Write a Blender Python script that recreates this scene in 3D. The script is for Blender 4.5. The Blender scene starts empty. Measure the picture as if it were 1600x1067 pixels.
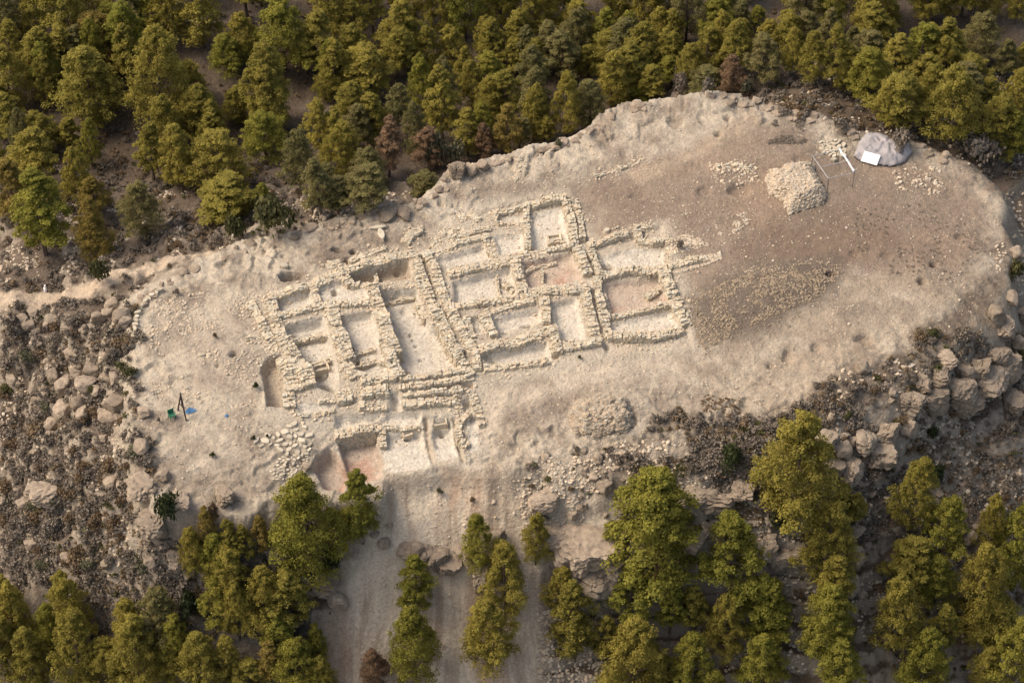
import bpy, math, random
import numpy as np
from mathutils import Vector
RND = random.Random(11); NR = np.random.RandomState(11)
scene = bpy.context.scene; COL = scene.collection
# ------------------------------------------------------------------ camera, sky, sun, exposure
PITCH = math.radians(46.0); DIST = 260.0; LENS = 99.5
CAM = np.array([0.0, -DIST*math.cos(PITCH), DIST*math.sin(PITCH)])
cd = bpy.data.cameras.new('camera'); cam = bpy.data.objects.new('camera', cd); COL.objects.link(cam)
cam.location = CAM; cam.rotation_euler = (math.pi/2-PITCH, 0, 0)
cd.lens = LENS; cd.sensor_width = 36.0; cd.clip_end = 6000; cd.clip_start = 1.0
scene.camera = cam
SUN_AZ = (-0.99, 0.10); SUN_EL = math.radians(52)
w = bpy.data.worlds.new("World"); scene.world = w; w.use_nodes = True
nt = w.node_tree; bg = nt.nodes['Background']
sky = nt.nodes.new('ShaderNodeTexSky'); sky.sky_type = 'NISHITA'; sky.sun_disc = False
sky.sun_elevation = SUN_EL; sky.sun_rotation = math.atan2(SUN_AZ[0], SUN_AZ[1])
sky.air_density = 1.0; sky.dust_density = 4.0; sky.ozone_density = 0.6
wm_ = nt.nodes.new('ShaderNodeMix'); wm_.data_type = 'RGBA'; wm_.blend_type = 'MULTIPLY'; wm_.inputs[0].default_value = 1; wm_.inputs[7].default_value = (1.09, 1.0, .88, 1)
nt.links.new(sky.outputs[0], wm_.inputs[6]); nt.links.new(wm_.outputs[2], bg.inputs[0]); bg.inputs[1].default_value = 0.15
ld = bpy.data.lights.new('sun', 'SUN'); ld.energy = 1.55; ld.angle = math.radians(30); ld.color = (1.0, 0.94, 0.84)
lo = bpy.data.objects.new('sun', ld); COL.objects.link(lo)
sv = Vector((SUN_AZ[0]*math.cos(SUN_EL), SUN_AZ[1]*math.cos(SUN_EL), math.sin(SUN_EL)))
lo.rotation_euler = sv.to_track_quat('Z', 'Y').to_euler(); lo.location = (-60, 40, 80)
vs = scene.view_settings; vs.view_transform = 'Standard'; vs.look = 'None'; vs.exposure = 0.72; vs.gamma = 1.0

# ------------------------------------------------------------------ numpy noise
def _h(ix, iy, iz, seed):
    h = (ix.astype(np.int64)*374761393 + iy.astype(np.int64)*668265263 + iz.astype(np.int64)*2147483647*3 + seed*974634777) & 0xffffffff
    h = ((h ^ (h >> 13))*1274126177) & 0xffffffff
    h = ((h ^ (h >> 16))*2246822519) & 0xffffffff
    return ((h ^ (h >> 15)) & 0xffff)/65535.0
def vnoise(x, y, seed=0, z=None):
    x = np.asarray(x, float); y = np.asarray(y, float)
    z = np.zeros_like(x) if z is None else np.asarray(z, float)
    ix, iy, iz = np.floor(x), np.floor(y), np.floor(z)
    fx, fy, fz = x-ix, y-iy, z-iz
    fx = fx*fx*(3-2*fx); fy = fy*fy*(3-2*fy); fz = fz*fz*(3-2*fz)
    def L(k):
        a = _h(ix, iy, iz+k, seed)*(1-fx) + _h(ix+1, iy, iz+k, seed)*fx
        b = _h(ix, iy+1, iz+k, seed)*(1-fx) + _h(ix+1, iy+1, iz+k, seed)*fx
        return a*(1-fy)+b*fy
    return (L(0)*(1-fz)+L(1)*fz if fz.any() else L(0))*2-1
def fbm(x, y, s, seed=0, oc=4, g=0.5, z=None):
    r = 0; a = 1.0; t = 0; c, sn = 0.8, 0.6
    for i in range(oc):
        zz = None if z is None else z/s
        r = r + a*vnoise(x/s+i*7.3, y/s-i*3.1, seed+i*17, zz); t += a; a *= g; s /= 2.03
        x, y = c*x-sn*y, sn*x+c*y
    return r/t
def sst(a, b, v):
    t = np.clip((v-a)/(b-a), 0, 1); return t*t*(3-2*t)

# ------------------------------------------------------------------ photo coordinates -> places on the ground
F = LENS/36.0*1600.0
fwd = np.array([0, math.cos(PITCH), -math.sin(PITCH)]); up = np.array([0, math.sin(PITCH), math.cos(PITCH)]); rt = np.array([1.0, 0, 0])
def ray(px, py):
    px = np.atleast_1d(np.asarray(px, float)); py = np.atleast_1d(np.asarray(py, float))
    return fwd[None, :]*F + rt[None, :]*(px-800)[:, None] - up[None, :]*(py-533.5)[:, None]
def plane_pt(px, py, z):
    d = ray(px, py); t = (np.asarray(z, float)-CAM[2])/d[:, 2]
    return CAM[0]+t*d[:, 0], CAM[1]+t*d[:, 1]
def rbf(pts):
    a = np.array(pts, float); x, y = plane_pt(a[:, 0], a[:, 1], a[:, 2]); return x, y, a[:, 2]
def rbf_fit(x, y, z):
    n = len(x); D = np.sqrt((x[:, None]-x)**2+(y[:, None]-y)**2+0.5)-np.eye(n)*0.9
    A = np.zeros((n+1, n+1)); A[:n, :n] = D; A[n, :n] = 1; A[:n, n] = 1
    w_ = np.linalg.solve(A, np.append(z, 0))
    def f(qx, qy):
        r = np.full(np.shape(qx), w_[n])
        for i in range(n): r = r + w_[i]*np.sqrt((qx-x[i])**2+(qy-y[i])**2+0.5)
        return r
    return f
PLAT_PX = [(214,470),(236,455),(300,412),(370,385),(440,368),(520,345),(590,330),(640,318),(688,298),(700,270),(745,252),(800,246),
 (850,232),(890,215),(930,200),(958,178),(1000,160),(1060,150),(1120,145),(1150,153),(1190,155),(1218,172),(1290,182),(1340,207),(1440,228),
 (1500,258),(1545,288),(1563,330),(1580,395),(1566,440),(1520,500),(1450,545),(1380,590),(1300,635),(1200,668),(1100,680),(1020,688),(920,692),
 (850,700),(800,728),(760,738),(738,732),(722,722),(700,725),(680,722),(674,732),(640,737),(604,742),(596,752),(590,775),(560,785),(505,778),(495,760),(440,765),(390,790),(300,790),(250,785),(228,740),(214,660),(203,560)]
CTRL_IN = [(214,470,-1),(300,420,-.6),(440,375,-.3),(590,335,.2),(700,290,.3),(850,235,.7),(960,185,1.3),(1120,150,2.2),(1210,172,1.6),(1340,205,.8),
 (1440,230,.2),(1550,300,-.6),(1575,395,-1.4),(1520,490,-1.6),(1400,560,-1.2),(1300,620,-1.2),(1150,665,-1.6),(1000,680,-1.7),(900,690,-1.9),
 (1200,500,0),(1100,600,-.8),(950,600,-.7),(1000,300,.6),(1200,350,.4),(1350,330,.3),(1450,420,-.3),(800,400,.1),(650,400,0),(560,440,-.1),
 (450,500,-.3),(330,500,-.4),(260,560,-.9),(300,640,-1.1),(230,620,-1.4),(400,600,-.7),(420,650,-1.2),(480,655,-1.4),(560,620,-.9),(640,600,-.4),(730,590,-.5),
 (900,500,0),(1000,520,0),(700,520,-.1),(800,590,-.7),(770,650,-1.9),(520,668,-1.9),(600,655,-1.9),(700,640,-1.6),(640,690,-2.6),(720,700,-2.6),(660,735,-3.2),(560,760,-4.2),
 (480,745,-3.0),(420,740,-2.2),(340,720,-1.9),(280,760,-2.4),(380,785,-3.2),(760,738,-3.2),(830,700,-2.3),(540,690,-2.7)]
CTRL_OUT = [(150,560,-4.5),(60,560,-9),(0,650,-13),(120,700,-7),(60,800,-12),(150,850,-11),(0,950,-19),(250,900,-10),(300,1000,-16),(150,1060,-22),(180,760,-7.5),
 (30,465,-6),(140,455,-4.4),(250,420,-2.6),(190,500,-3),(180,640,-4),
 (700,800,-6),(640,880,-10),(640,1000,-16),(650,1066,-20),(850,1060,-20),(820,820,-7),(900,770,-4.5),(950,830,-7),(950,900,-12),(1000,1000,-18),
 (400,850,-7),(450,950,-14),(520,860,-9),(340,840,-6.5),(580,800,-6),(700,765,-4.9),(640,775,-5.2),(770,770,-4.6),
 (1000,750,-3.6),(1100,800,-5.5),(1200,770,-5),(1100,870,-11),(1250,850,-9),(1200,1000,-18),(1330,800,-9),(1350,900,-13),(1400,800,-11),(1500,1000,-20),(1590,800,-15),(1590,700,-11),(1500,680,-9.5),(1400,650,-4.5),(1300,680,-4),(1560,600,-8),
 (1450,580,-3.5),(1540,520,-4),(1100,720,-2.8),
 (50,400,-7),(200,380,-6),(400,350,-4),(500,315,-3),(600,300,-3.2),(650,285,-4),(300,250,-7),(100,200,-8),(0,0,-6),(300,0,-5),(600,150,-8),(800,100,-9),
 (700,240,-6),(850,200,-7),(1000,110,-7),(1100,125,-4),(1250,140,-1.2),(1330,180,-.8),(1400,195,-1.8),(1500,235,-2.5),(1560,250,-4),(1300,50,-5),(1600,100,-6),(1600,0,-4),(900,0,-9),(1595,330,-6),(1625,450,-9)]
pa = np.array(PLAT_PX, float)
fin_xyz = rbf(CTRL_IN); f_in = rbf_fit(*fin_xyz)
ox, oy, oz = rbf(CTRL_OUT)
ring = [(-400,-300,-60),(0,-300,-70),(400,-300,-60),(-400,100,-20),(400,100,-20),(-400,500,10),(0,400,0),(400,500,12),(0,900,20),(-120,-60,-32),(120,-60,-34),(0,-70,-36)]
ox = np.append(ox, [r[0] for r in ring]); oy = np.append(oy, [r[1] for r in ring]); oz = np.append(oz, [r[2] for r in ring])
f_out = rbf_fit(ox, oy, oz)
def march(f, px, py, z0=6.0, z1=-60.0, n=260):
    d = ray(px, py); N = len(d); out = np.zeros((N, 3)); done = np.zeros(N, bool); zp = np.full(N, z0); gp = np.full(N, 1e9)
    for k in range(n+1):
        z = z0+(z1-z0)*k/n; t = (z-CAM[2])/d[:, 2]; x = CAM[0]+t*d[:, 0]; y = CAM[1]+t*d[:, 1]; g = z-f(x, y)
        hit = (~done) & (g <= 0)
        if hit.any():
            fr = np.where(gp > 1e8, 0, gp/(gp-g+1e-9)); zz = zp+(z-zp)*fr
            tt = (zz-CAM[2])/d[:, 2]
            out[hit, 0] = (CAM[0]+tt*d[:, 0])[hit]; out[hit, 1] = (CAM[1]+tt*d[:, 1])[hit]; out[hit, 2] = zz[hit]; done |= hit
        zp = np.full(N, z); gp = g
    return out
def W(pts):                                  # photo points on the plateau surface -> (n,2)
    a = np.array(pts, float); return march(f_in, a[:, 0], a[:, 1], n=120, z1=-12)[:, :2]
PLAT = W(PLAT_PX)
def sdf(poly, x, y):                          # negative inside
    d = np.full(x.shape, 1e18); ins = np.zeros(x.shape, bool); n = len(poly)
    for i in range(n):
        ax, ay = poly[i]; bx, by = poly[(i+1) % n]; ex, ey = bx-ax, by-ay
        wx, wy = x-ax, y-ay; t = np.clip((wx*ex+wy*ey)/(ex*ex+ey*ey+1e-12), 0, 1)
        d = np.minimum(d, (wx-ex*t)**2+(wy-ey*t)**2)
        c = ((ay <= y) & (by > y)) | ((by <= y) & (ay > y))
        ins ^= c & (x < ax+(y-ay)/(by-ay if by != ay else 1e-9)*ex)
    return np.where(ins, -1, 1)*np.sqrt(d)
def lsdf(line, x, y):
    d = np.full(x.shape, 1e18)
    for i in range(len(line)-1):
        ax, ay = line[i]; bx, by = line[i+1]; ex, ey = bx-ax, by-ay
        wx, wy = x-ax, y-ay; t = np.clip((wx*ex+wy*ey)/(ex*ex+ey*ey+1e-12), 0, 1)
        d = np.minimum(d, (wx-ex*t)**2+(wy-ey*t)**2)
    return np.sqrt(d)
def ZA(p): return [(400+x/3.81, 280+y/3.81) for x, y in p]
def ZB(p): return [(700+x/3.81, 280+y/3.81) for x, y in p]
def ZC(p): return [(380+x/3.81, 500+y/3.81) for x, y in p]
def ZD(p): return [(180+x/3.81, 380+y/3.81) for x, y in p]
# width of the rim's drop, by place
fw = rbf_fit(*[np.array(v, float) for v in zip(*[(p[0], p[1], q) for p, q in zip(W([(214,500),(300,412),(480,355),(650,310),(740,255),(930,200),(1100,148),(1200,160),(1340,207),(1500,258),(1570,350),(1540,480),(1400,570),(1250,650),(1050,685),(900,692),(780,738),(620,745),(440,765),(300,790),(228,740),(210,620)]),
   [3,2,1.5,1.5,2.5,3,3,2,3,3,2.5,4,6,6,5,4,1.5,1.3,2.5,2.5,2.5,3])])])
# rooms and cuts: (points, depth, floor look)   look: 0 pale plaster, 1 pinkish, 2 earth, 3 slightly paler earth
ROOMS = [
 (ZA([(525,575),(915,472),(930,596),(700,615),(560,612)]), 1.5, 2),
 (ZA([(110,725),(320,655),(348,735),(135,800)]), .7, 0),
 (ZA([(355,655),(510,595),(655,655),(690,725),(450,735),(375,725)]), .5, 0),
 (ZA([(165,870),(400,805),(425,850),(450,960),(475,1067),(235,1067)])+ZC([(600,410),(430,430),(400,330),(330,220)])[0:0], 1.2, 0),
 (ZC([(245,50),(480,20),(530,150),(570,330),(560,440),(430,395),(340,220)]), 1.25, 0),
 (ZC([(590,40),(800,25),(855,180),(905,320),(690,345),(620,180)]), 1.0, 0),
 (ZA([(475,815),(690,780),(730,880),(745,960),(520,990)]), 1.0, 0),
 (ZC([(865,20),(1190,20),(1295,285),(950,330),(905,180)]), 1.5, 0),
 (ZA([(695,650),(965,645),(990,780),(1080,900),(1110,960),(790,1000),(735,800)]), 1.5, 0),
 (ZA([(1050,475),(1360,388),(1420,475),(1095,530)]), .6, 0),
 (ZB([(485,200),(675,155),(735,385),(495,430)]), .6, 0),
 (ZB([(290,225),(450,195),(455,258),(295,262)]), .45, 0),
 (ZB([(265,335),(445,320),(455,425),(305,455)]), .4, 0),
 (ZB([(435,485),(735,435),(815,610),(475,655)]), .8, 1),
 (ZB([(25,605),(375,515),(425,645),(390,690),(30,745)]), .8, 0),
 (ZB([(905,450),(1100,400),(1280,410),(1295,495),(930,540)]), .6, 0),
 (ZB([(925,605),(1270,565),(1315,735),(965,800)]), .8, 1),
 (ZB([(960,845),(1320,775),(1380,870),(985,915)]), .6, 0),
 (ZB([(605,735),(770,705),(825,955),(665,965)]), .7, 0),
 (ZB([(240,815),(550,760),(560,850),(290,920)]), .7, 0),
 (ZB([(120,830),(195,805),(240,915),(155,925)]), .5, 0),
 (ZB([(190,1040),(590,960),(635,1080),(230,1110)]), .8, 0),
 (ZB([(760,180),(745,60),(790,200),(855,370),(830,420),(890,600),(935,920),(880,920),(830,600)]), .35, 0),
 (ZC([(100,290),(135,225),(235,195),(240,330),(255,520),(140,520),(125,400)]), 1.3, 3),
 (ZC([(545,690),(800,655),(800,735),(835,850),(820,960),(620,960),(570,760)]), ('a',-4.1), 1),
 (ZC([(440,800),(520,765),(560,800),(640,930),(600,1040),(470,1000),(405,860)]), ('a',-4.4), 1),
 (ZC([(835,665),(1060,655),(1130,835),(1100,890),(900,915),(838,905),(830,760)]), ('a',-3.15), 0),
 (ZC([(1150,590),(1235,585),(1290,820),(1160,840),(1120,690)]), ('a',-2.95), 0),
 (ZC([(945,548),(1062,548),(1062,640),(830,642),(805,600),(860,548)]), ('a',-2.3), 0),
 (ZC([(545,565),(855,548),(795,610),(545,655)]), ('a',-2.5), 0),
 (ZC([(560,475),(700,455),(690,490),(560,530)]), ('a',-1.6), 0),
 (ZC([(330,500),(540,490),(540,535),(330,560)]), ('a',-1.5), 0),
 (ZC([(1290,470),(1350,450),(1400,600),(1400,780),(1340,800),(1330,600)]), ('a',-2.3), 0),
 ([(700,340),(884,298),(926,384),(985,362),(1034,350),(1052,424),(1086,540),(1040,545),(945,552),(930,490),(900,420),(860,340),(760,345)], .32, -1),
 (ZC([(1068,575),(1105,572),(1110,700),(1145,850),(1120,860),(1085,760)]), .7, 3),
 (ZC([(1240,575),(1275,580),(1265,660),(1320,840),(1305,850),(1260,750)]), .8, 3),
 (ZC([(935,370),(1310,325),(1362,335),(1368,348),(940,393)]), ('a',-1.0), 2),
 (ZC([(940,417),(1370,364),(1378,408),(950,434)]), ('a',-1.45), 2),
 (ZC([(950,458),(1300,432),(1262,466),(950,484)]), ('a',-1.8), 2),
 (ZC([(865,420),(930,420),(940,480),(940,545),(870,545)]), 1.0, 0),
 (ZC([(1130,578),(1225,575),(1235,660),(1140,670)]), .4, 0),
 (ZA([(1010,480),(1040,560),(1075,700),(1150,860),(1270,1067),(1250,1080),(1135,870),(1050,700),(1010,560),(975,470)]), .5, 2),
 (ZD([(845,340),(880,460),(935,580),(905,560),(860,470),(825,360)]), .3, 2),
]
# soil pits: (px,py,rx_px,ry_px,depth)
PITS = [(455,432,18,8,1.3),(528,390,11,4,.6),(552,394,6,5,.8),(548,407,13,7,.7),(523,452,5,6,.7),(789,518,9,4,.8),(822,507,11,5,.8),(950,414,11,6,.8),
 (885,529,7,5,.5),(1155,296,20,10,.5),(1100,298,12,9,.25),(1055,190,14,10,.45),(1137,184,5,6,.7),(1122,209,5,3,.5),(995,307,12,5,.25),(1440,438,6,5,.7),
 (1458,413,5,4,.7),(1298,429,7,4,.8),(1230,556,8,11,.4),(1203,571,6,6,.4),(1350,531,16,9,.45),(1275,545,9,8,.35),(1335,395,8,6,.25),(1500,370,8,6,.3),
 (365,556,6,5,.8),(340,572,5,4,.4),(640,508,2.5,2,.5),(644,515,2,1.6,.5),(649,524,2.5,2,.4),(650,533,2,1.6,.5),(656,548,2.5,2,.5),(664,573,2.5,2,.5),
 (545,538,9,7,.8),(500,574,12,9,.9),(508,598,12,8,.7),(1190,440,9,6,.2),(1010,455,14,8,.1),(770,560,5,4,.4),(868,555,5,5,.5),(948,540,6,5,.4),
 (465,545,6,4,.4),(450,524,4,3,.4),(620,410,7,7,.4),(630,472,6,5,.3),(690,672,5,5,.9),(636,679,5,4,.6),(592,660,6,4,.5),(1385,400,10,6,.2),(1160,640,14,8,.2),(1250,250,12,6,.25)]
ROOMW = [(W(p), d, k) for p, d, k in ROOMS]
ROOMS_SORTED = [a for a in ROOMW if len(a[0]) == 13]+[a for a in ROOMW if len(a[0]) != 13]
PITW = []
for px, py, rx, ry, dp in PITS:
    c, e, g = W([(px, py), (px+rx, py), (px, py-ry)]); PITW.append((c[0], c[1], np.hypot(*(e-c)), np.hypot(*(g-c)), dp))
CHUTE = W([(600,752),(640,742),(700,732),(765,735),(790,712)]).tolist()
def outw(px, py, z): x, y = plane_pt([px], [py], [z]); return [x[0], y[0]]
CHUTE += [outw(815,790,-6), outw(845,900,-11), outw(860,1000,-16), outw(850,1120,-23), outw(505,1120,-23), outw(505,980,-15), outw(545,880,-10), outw(600,800,-6)]
CHUTE = np.array(CHUTE)
PATHL = np.array([outw(-60,470,-6.5), outw(30,466,-6), outw(100,458,-5), outw(150,452,-4.2), outw(215,435,-3.4), outw(260,418,-2.6), outw(320,400,-2.6)])
PATHR = np.array([outw(1640,720,-12), outw(1560,745,-12), outw(1500,765,-12.5), outw(1460,790,-12.5)])
# mounds and humps on the plateau (px,py,rx,ry,height)
HUMPS = [(1180,470,90,38,.35),(1245,450,60,30,.35),(900,640,30,14,.0),(1000,560,60,18,-.5),(960,260,40,8,-.3),(1150,330,60,20,.2),(330,560,60,40,.3),(1400,290,40,20,.3),
 (1310,560,50,30,.3),(1420,480,50,24,.35),(1130,270,18,7,.3),(420,620,10,16,.7),(1050,400,20,8,.25)]
HUMPW = []
for px, py, rx, ry, dp in HUMPS:
    c, e, g = W([(px, py), (px+rx, py), (px, py-ry)]); HUMPW.append((c[0], c[1], np.hypot(*(e-c)), np.hypot(*(g-c)), dp))
SITE = W([(405,480),(560,405),(700,385),(700,330),(880,298),(930,380),(1040,350),(1060,420),(1085,540),(940,560),(770,600),(750,740),(600,745),(520,690),(420,650),(440,570)])

def H(x, y, info=None):
    d = sdf(PLAT, x, y)+fbm(x, y, 5, 5, 4, .6)*(1.5-1.4*np.exp(-(((x+8)/9)**2+((y+17)/7)**2)))
    zi = f_in(x, y); zo = f_out(x, y)
    width = np.clip(fw(x, y), 1.3, 8)
    t = sst(0, 1, np.clip(d/width, 0, 1))
    inn = 1-t
    far = np.clip((np.hypot(x, y)-120)/200, 0, 1)
    near = 1-far
    ch = 1-sst(-1.5, .8, sdf(CHUTE, x, y)+fbm(x, y, 3, 77, 2)*.8)
    # rocky ledges on the flanks, quieter in the forest behind
    back = sst(18, 34, y+0.0*x)
    rock = t*(1-ch)*near
    r1 = 1-np.abs(fbm(x, y, 7, 21, 5, .55)); r2 = fbm(x, y, 3.0, 31, 5, .6)
    zo2 = zo+rock*((r1-.6)*3.0+r2*.9)*(1-back*.72)
    step = 1.7; q = zo2/step+fbm(x, y, 9, 41, 3)*1.2; fq = q-np.floor(q)
    led = (sst(.25, .75, fq)-fq)*step
    zo2 = zo2+led*rock*(1-back*.8)*sst(-.35, .3, fbm(x, y, 14, 55, 2))*1.15
    xw = x+fbm(x, y, 9, 63, 3)*2.2+(y+17)*.10*np.sign(x+6)*0; st = fbm(xw*3.6, y*.45, 3, 61, 5, .6)      # run-off streaks of the spoil slope
    zo2 = zo2+ch*(st*.20+fbm(xw*1.2, y*.2, 3, 62, 3)*.32+fbm(x, y, 2.5, 64, 4)*.22)
    z = zi*(1-t)+zo2*t
    q3 = z/.55+fbm(x, y, 3.5, 93, 4, .6)*1.6; f3 = q3-np.floor(q3)     # stepped bedrock ledges along the rim
    z = z+np.exp(-((d+1.0)/3.2)**2)*(1-ch)*near*(sst(.44, .56, f3)-f3)*.55*.95*(1-.6*sst(22, 30, x))*(1-np.exp(-(((x+8)/9)**2+((y+17)/6)**2)))
    rough = fbm(x, y, 6, 3, 3)*.22+fbm(x, y, 1.6, 4, 4, .6)*.11
    s = sdf(SITE, x, y); site = 1-sst(-.5, 1.5, s)
    bed = np.clip(sst(4, -6, x)*.7+sst(12, 20, x)*sst(6, -2, y)*.7+np.exp(-(d/4.5)**2)+sst(-2, -9, y)*.6, 0, 1)*inn*(1-site)
    rg = 1-np.abs(fbm(x+y*.5, y*1.2, 2.6, 71, 5, .62)); rf = 1-np.abs(fbm(x, y, .9, 72, 3, .6))
    z = z+bed*((rg-.75)*.36+(rf-.7)*.20)
    z = z+inn*rough*(1-site*.75)+near*t*(1-ch)*fbm(x, y, 1.1, 9, 3, .6)*.16
    ed = np.exp(-(d/3.0)**2)                   # broken bedrock along the rim
    q2 = fbm(x, y, 2.2, 91, 4, .6)
    z = z+ed*(1-ch)*(q2*.18)
    for cx, cy, rx, ry, dp in HUMPW:
        z = z+dp*np.exp(-(((x-cx)/rx)**2+((y-cy)/ry)**2)*1.3)
    zb = z.copy(); fl = np.full(x.shape, -1.0); m = inn > .3
    if info is not None or m.any():
        for poly, dp, k in ROOMS_SORTED:
            b = (x > poly[:, 0].min()-1) & (x < poly[:, 0].max()+1) & (y > poly[:, 1].min()-1) & (y < poly[:, 1].max()+1)
            if not b.any(): continue
            sd = sdf(poly, x[b], y[b]); c = 1-sst(-.38-.25*(vnoise(x[b]*1.3, y[b]*1.3, 19)), .04, sd)
            floor = np.full(sd.shape, dp[1]) if isinstance(dp, tuple) else f_in(x[b], y[b])-dp
            z[b] = z[b]*(1-c)+(np.minimum(z[b], floor+(z[b]-floor)*.12))*c; fb = fl[b]; fb[sd < -.05] = k; fl[b] = fb
        for cx, cy, rx, ry, dp in PITW:
            b = (np.abs(x-cx) < rx*2+.3) & (np.abs(y-cy) < ry*2+.3)
            if not b.any(): continue
            rr = np.hypot((x[b]-cx)/rx, (y[b]-cy)/ry)*(1+.25*fbm(x[b], y[b], .8, 13, 2)); z[b] -= dp*(1-sst(.65, 1.1, rr))
    if info is not None: info.update(d=d, t=t, inn=inn, ch=ch, fl=fl, site=site, zb=zb, rock=rock, back=back)
    return z

# ------------------------------------------------------------------ terrain grid
def axis(segs):
    out = [segs[0][0]]
    for a, b, s in segs:
        n = max(1, int(round((b-a)/s))); out += list(a+(b-a)*(np.arange(1, n+1)/n))
    return out
def grow(v, sign, s0, lim):
    o = []; s = s0
    while abs(v) < lim: s *= 1.18; v += sign*s; o.append(v)
    return o
cx = axis([(-52,-36,.34),(-36,-25,.2),(-25,18,.125),(18,46,.2),(46,54,.34)])
cy = axis([(-42,-24,.3),(-24,-14,.2),(-14,17,.125),(17,30,.2),(30,62,.5)])
gx = np.array(sorted(grow(-52,-1,.34,2500))+cx+grow(54,1,.34,2500)); gy = np.array(sorted(grow(-42,-1,.3,2500))+cy+grow(62,1,.5,3500))
GX, GY = np.meshgrid(gx, gy); INFO = {}
Z = H(GX.ravel(), GY.ravel(), INFO).reshape(GX.shape)
INFO = {k: v.reshape(GX.shape) for k, v in INFO.items()}
def bil(A, x, y):
    x = np.asarray(x, float); y = np.asarray(y, float)
    i = np.clip(np.searchsorted(gx, x)-1, 0, len(gx)-2); j = np.clip(np.searchsorted(gy, y)-1, 0, len(gy)-2)
    fx = np.clip((x-gx[i])/(gx[i+1]-gx[i]), 0, 1); fy = np.clip((y-gy[j])/(gy[j+1]-gy[j]), 0, 1)
    return (A[j, i]*(1-fx)+A[j, i+1]*fx)*(1-fy)+(A[j+1, i]*(1-fx)+A[j+1, i+1]*fx)*fy
def gz(x, y): return bil(Z, x, y)
def gbase(x, y): return bil(INFO['zb'], x, y)
def P(px, py):                                # photo point -> point of the finished ground
    return march(gz, px, py)
def proj(x, y, z):
    v = np.stack([np.asarray(x)-CAM[0], np.asarray(y)-CAM[1], np.asarray(z)-CAM[2]], -1)
    dz = v@fwd; return 800+F*(v@rt)/dz, 533.5-F*(v@up)/dz
# ground colours (the materials of the ground itself: dust, soil, humus, plaster)
def mixc(a, b, t): return a*(1-t[..., None])+np.array(b)*t[..., None]
X_, Y_ = GX, GY; n1 = fbm(X_, Y_, 9, 101, 5, .6); n2 = fbm(X_, Y_, 2.2, 102, 5, .65); n3 = fbm(X_, Y_, .6, 103, 3, .6); n4 = fbm(X_, Y_, 4.5, 104, 5, .65)
PALE = (.425,.362,.278); BROWN = (.215,.160,.118); SCRUB = (.135,.104,.078); FLOOR = (.095,.070,.048); WHITE = (.50,.43,.33); GREYB = (.245,.198,.152)
C = np.zeros(GX.shape+(3,)); C[:] = GREYB
C = mixc(C, PALE, sst(-.25, .25, n1*.5+n2*.5))
def soft(pts, wd, nz=1.2): 
    p = W(pts); return 1-sst(-wd, wd, sdf(p, X_, Y_)+n4*nz*1.5+n2*nz*.6)
brown = soft([(900,300),(960,270),(1100,230),(1220,190),(1340,240),(1460,240),(1540,300),(1560,380),(1500,440),(1380,440),(1300,415),(1200,415),(1080,470),(1050,430),(1060,370),(930,380)], 2.2)
C = mixc(C, BROWN, brown*.95*(.84+.16*n2))
C = mixc(C, (.17,.118,.082), soft([(1120,440),(1190,350),(1330,320),(1400,380),(1300,410),(1180,420)], 1.5)*.6)
C = mixc(C, (.29,.21,.148), brown*sst(.0, .5, fbm(X_, Y_, 6, 140, 3))*.7)
dk = soft([(1080,470),(1180,420),(1300,405),(1310,440),(1280,480),(1180,510),(1100,540)], 1.2)
C = mixc(C, (.175,.138,.105), dk*.9)
dk2 = soft([(1350,330),(1480,330),(1540,400),(1480,440),(1400,420),(1340,380)], 2.5, 2.0)
C = mixc(C, (.19,.14,.105), dk2*.55*sst(-.2, .4, n2))
pl = soft([(1080,570),(1200,520),(1320,440),(1440,420),(1530,420),(1480,500),(1380,560),(1250,640),(1100,650)], 1.6)
C = mixc(C, (.40,.32,.23), pl*(.35+.45*sst(-.3, .3, n4)))
dk3 = soft([(800,620),(900,600),(1050,560),(1090,620),(1060,670),(900,670),(800,690)], 1.5)
C = mixc(C, (.27,.215,.165), dk3*.55*sst(-.3, .3, n4))
dl = soft([(220,480),(300,450),(420,470),(440,560),(380,620),(260,620)], 2.5, 2)
C = mixc(C, (.34,.275,.215), dl*.6*sst(-.1, .4, n4))
C = mixc(C, WHITE, INFO['inn']*sst(.15, .55, fbm(X_, Y_, 3.2, 110, 5, .7))*.35*(1-brown*.8))
C = mixc(C, (.455,.392,.305), INFO['site']*.8)
for p_, c_ in (([(770,610),(860,590),(940,565),(960,540),(1000,530),(960,580),(850,622),(790,640),(765,700),(748,700),(755,630)], (.48,.40,.305)), ([(1000,290),(1180,200),(1190,170),(1160,180),(1060,240),(980,270)], (.36,.28,.2))):
    C = mixc(C, c_, soft(p_, .5, .2)*.85)
C = mixc(C, (.19,.148,.112), INFO['inn']*(1-INFO['site'])*sst(.08, .45, fbm(X_, Y_, 4.0, 150, 5, .65))*.5)
C = mixc(C, (.135,.106,.082), dk*.85)
out_ = INFO['t']
SCR_ = [W([(800,735),(850,700),(990,688),(1060,655),(1180,660),(1290,605),(1390,560),(1470,505),(1520,440),(1550,385),(1600,340),(1640,560),(1500,640),(1300,700),(1100,760),(850,760)]),
  W([(200,470),(240,450),(300,400),(360,380),(300,340),(150,400),(150,560),(200,580),(214,530)]), W([(205,560),(228,600),(222,660),(236,730),(180,740),(170,560)]), W([(1170,150),(1215,178),(1270,190),(1330,215),(1430,232),(1500,262),(1550,300),(1600,300),(1500,200),(1250,130)])]
sp_ = np.zeros(X_.shape)
for q_ in SCR_: sp_ = np.maximum(sp_, 1-sst(-1.0, 1.0, sdf(q_, X_, Y_)+n4*2.2+n2*1.0))
INFO['scr'] = np.maximum(out_, sp_)*(1-INFO['ch'])*sst(.7, 1.3, lsdf(PATHL, X_, Y_))
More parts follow.
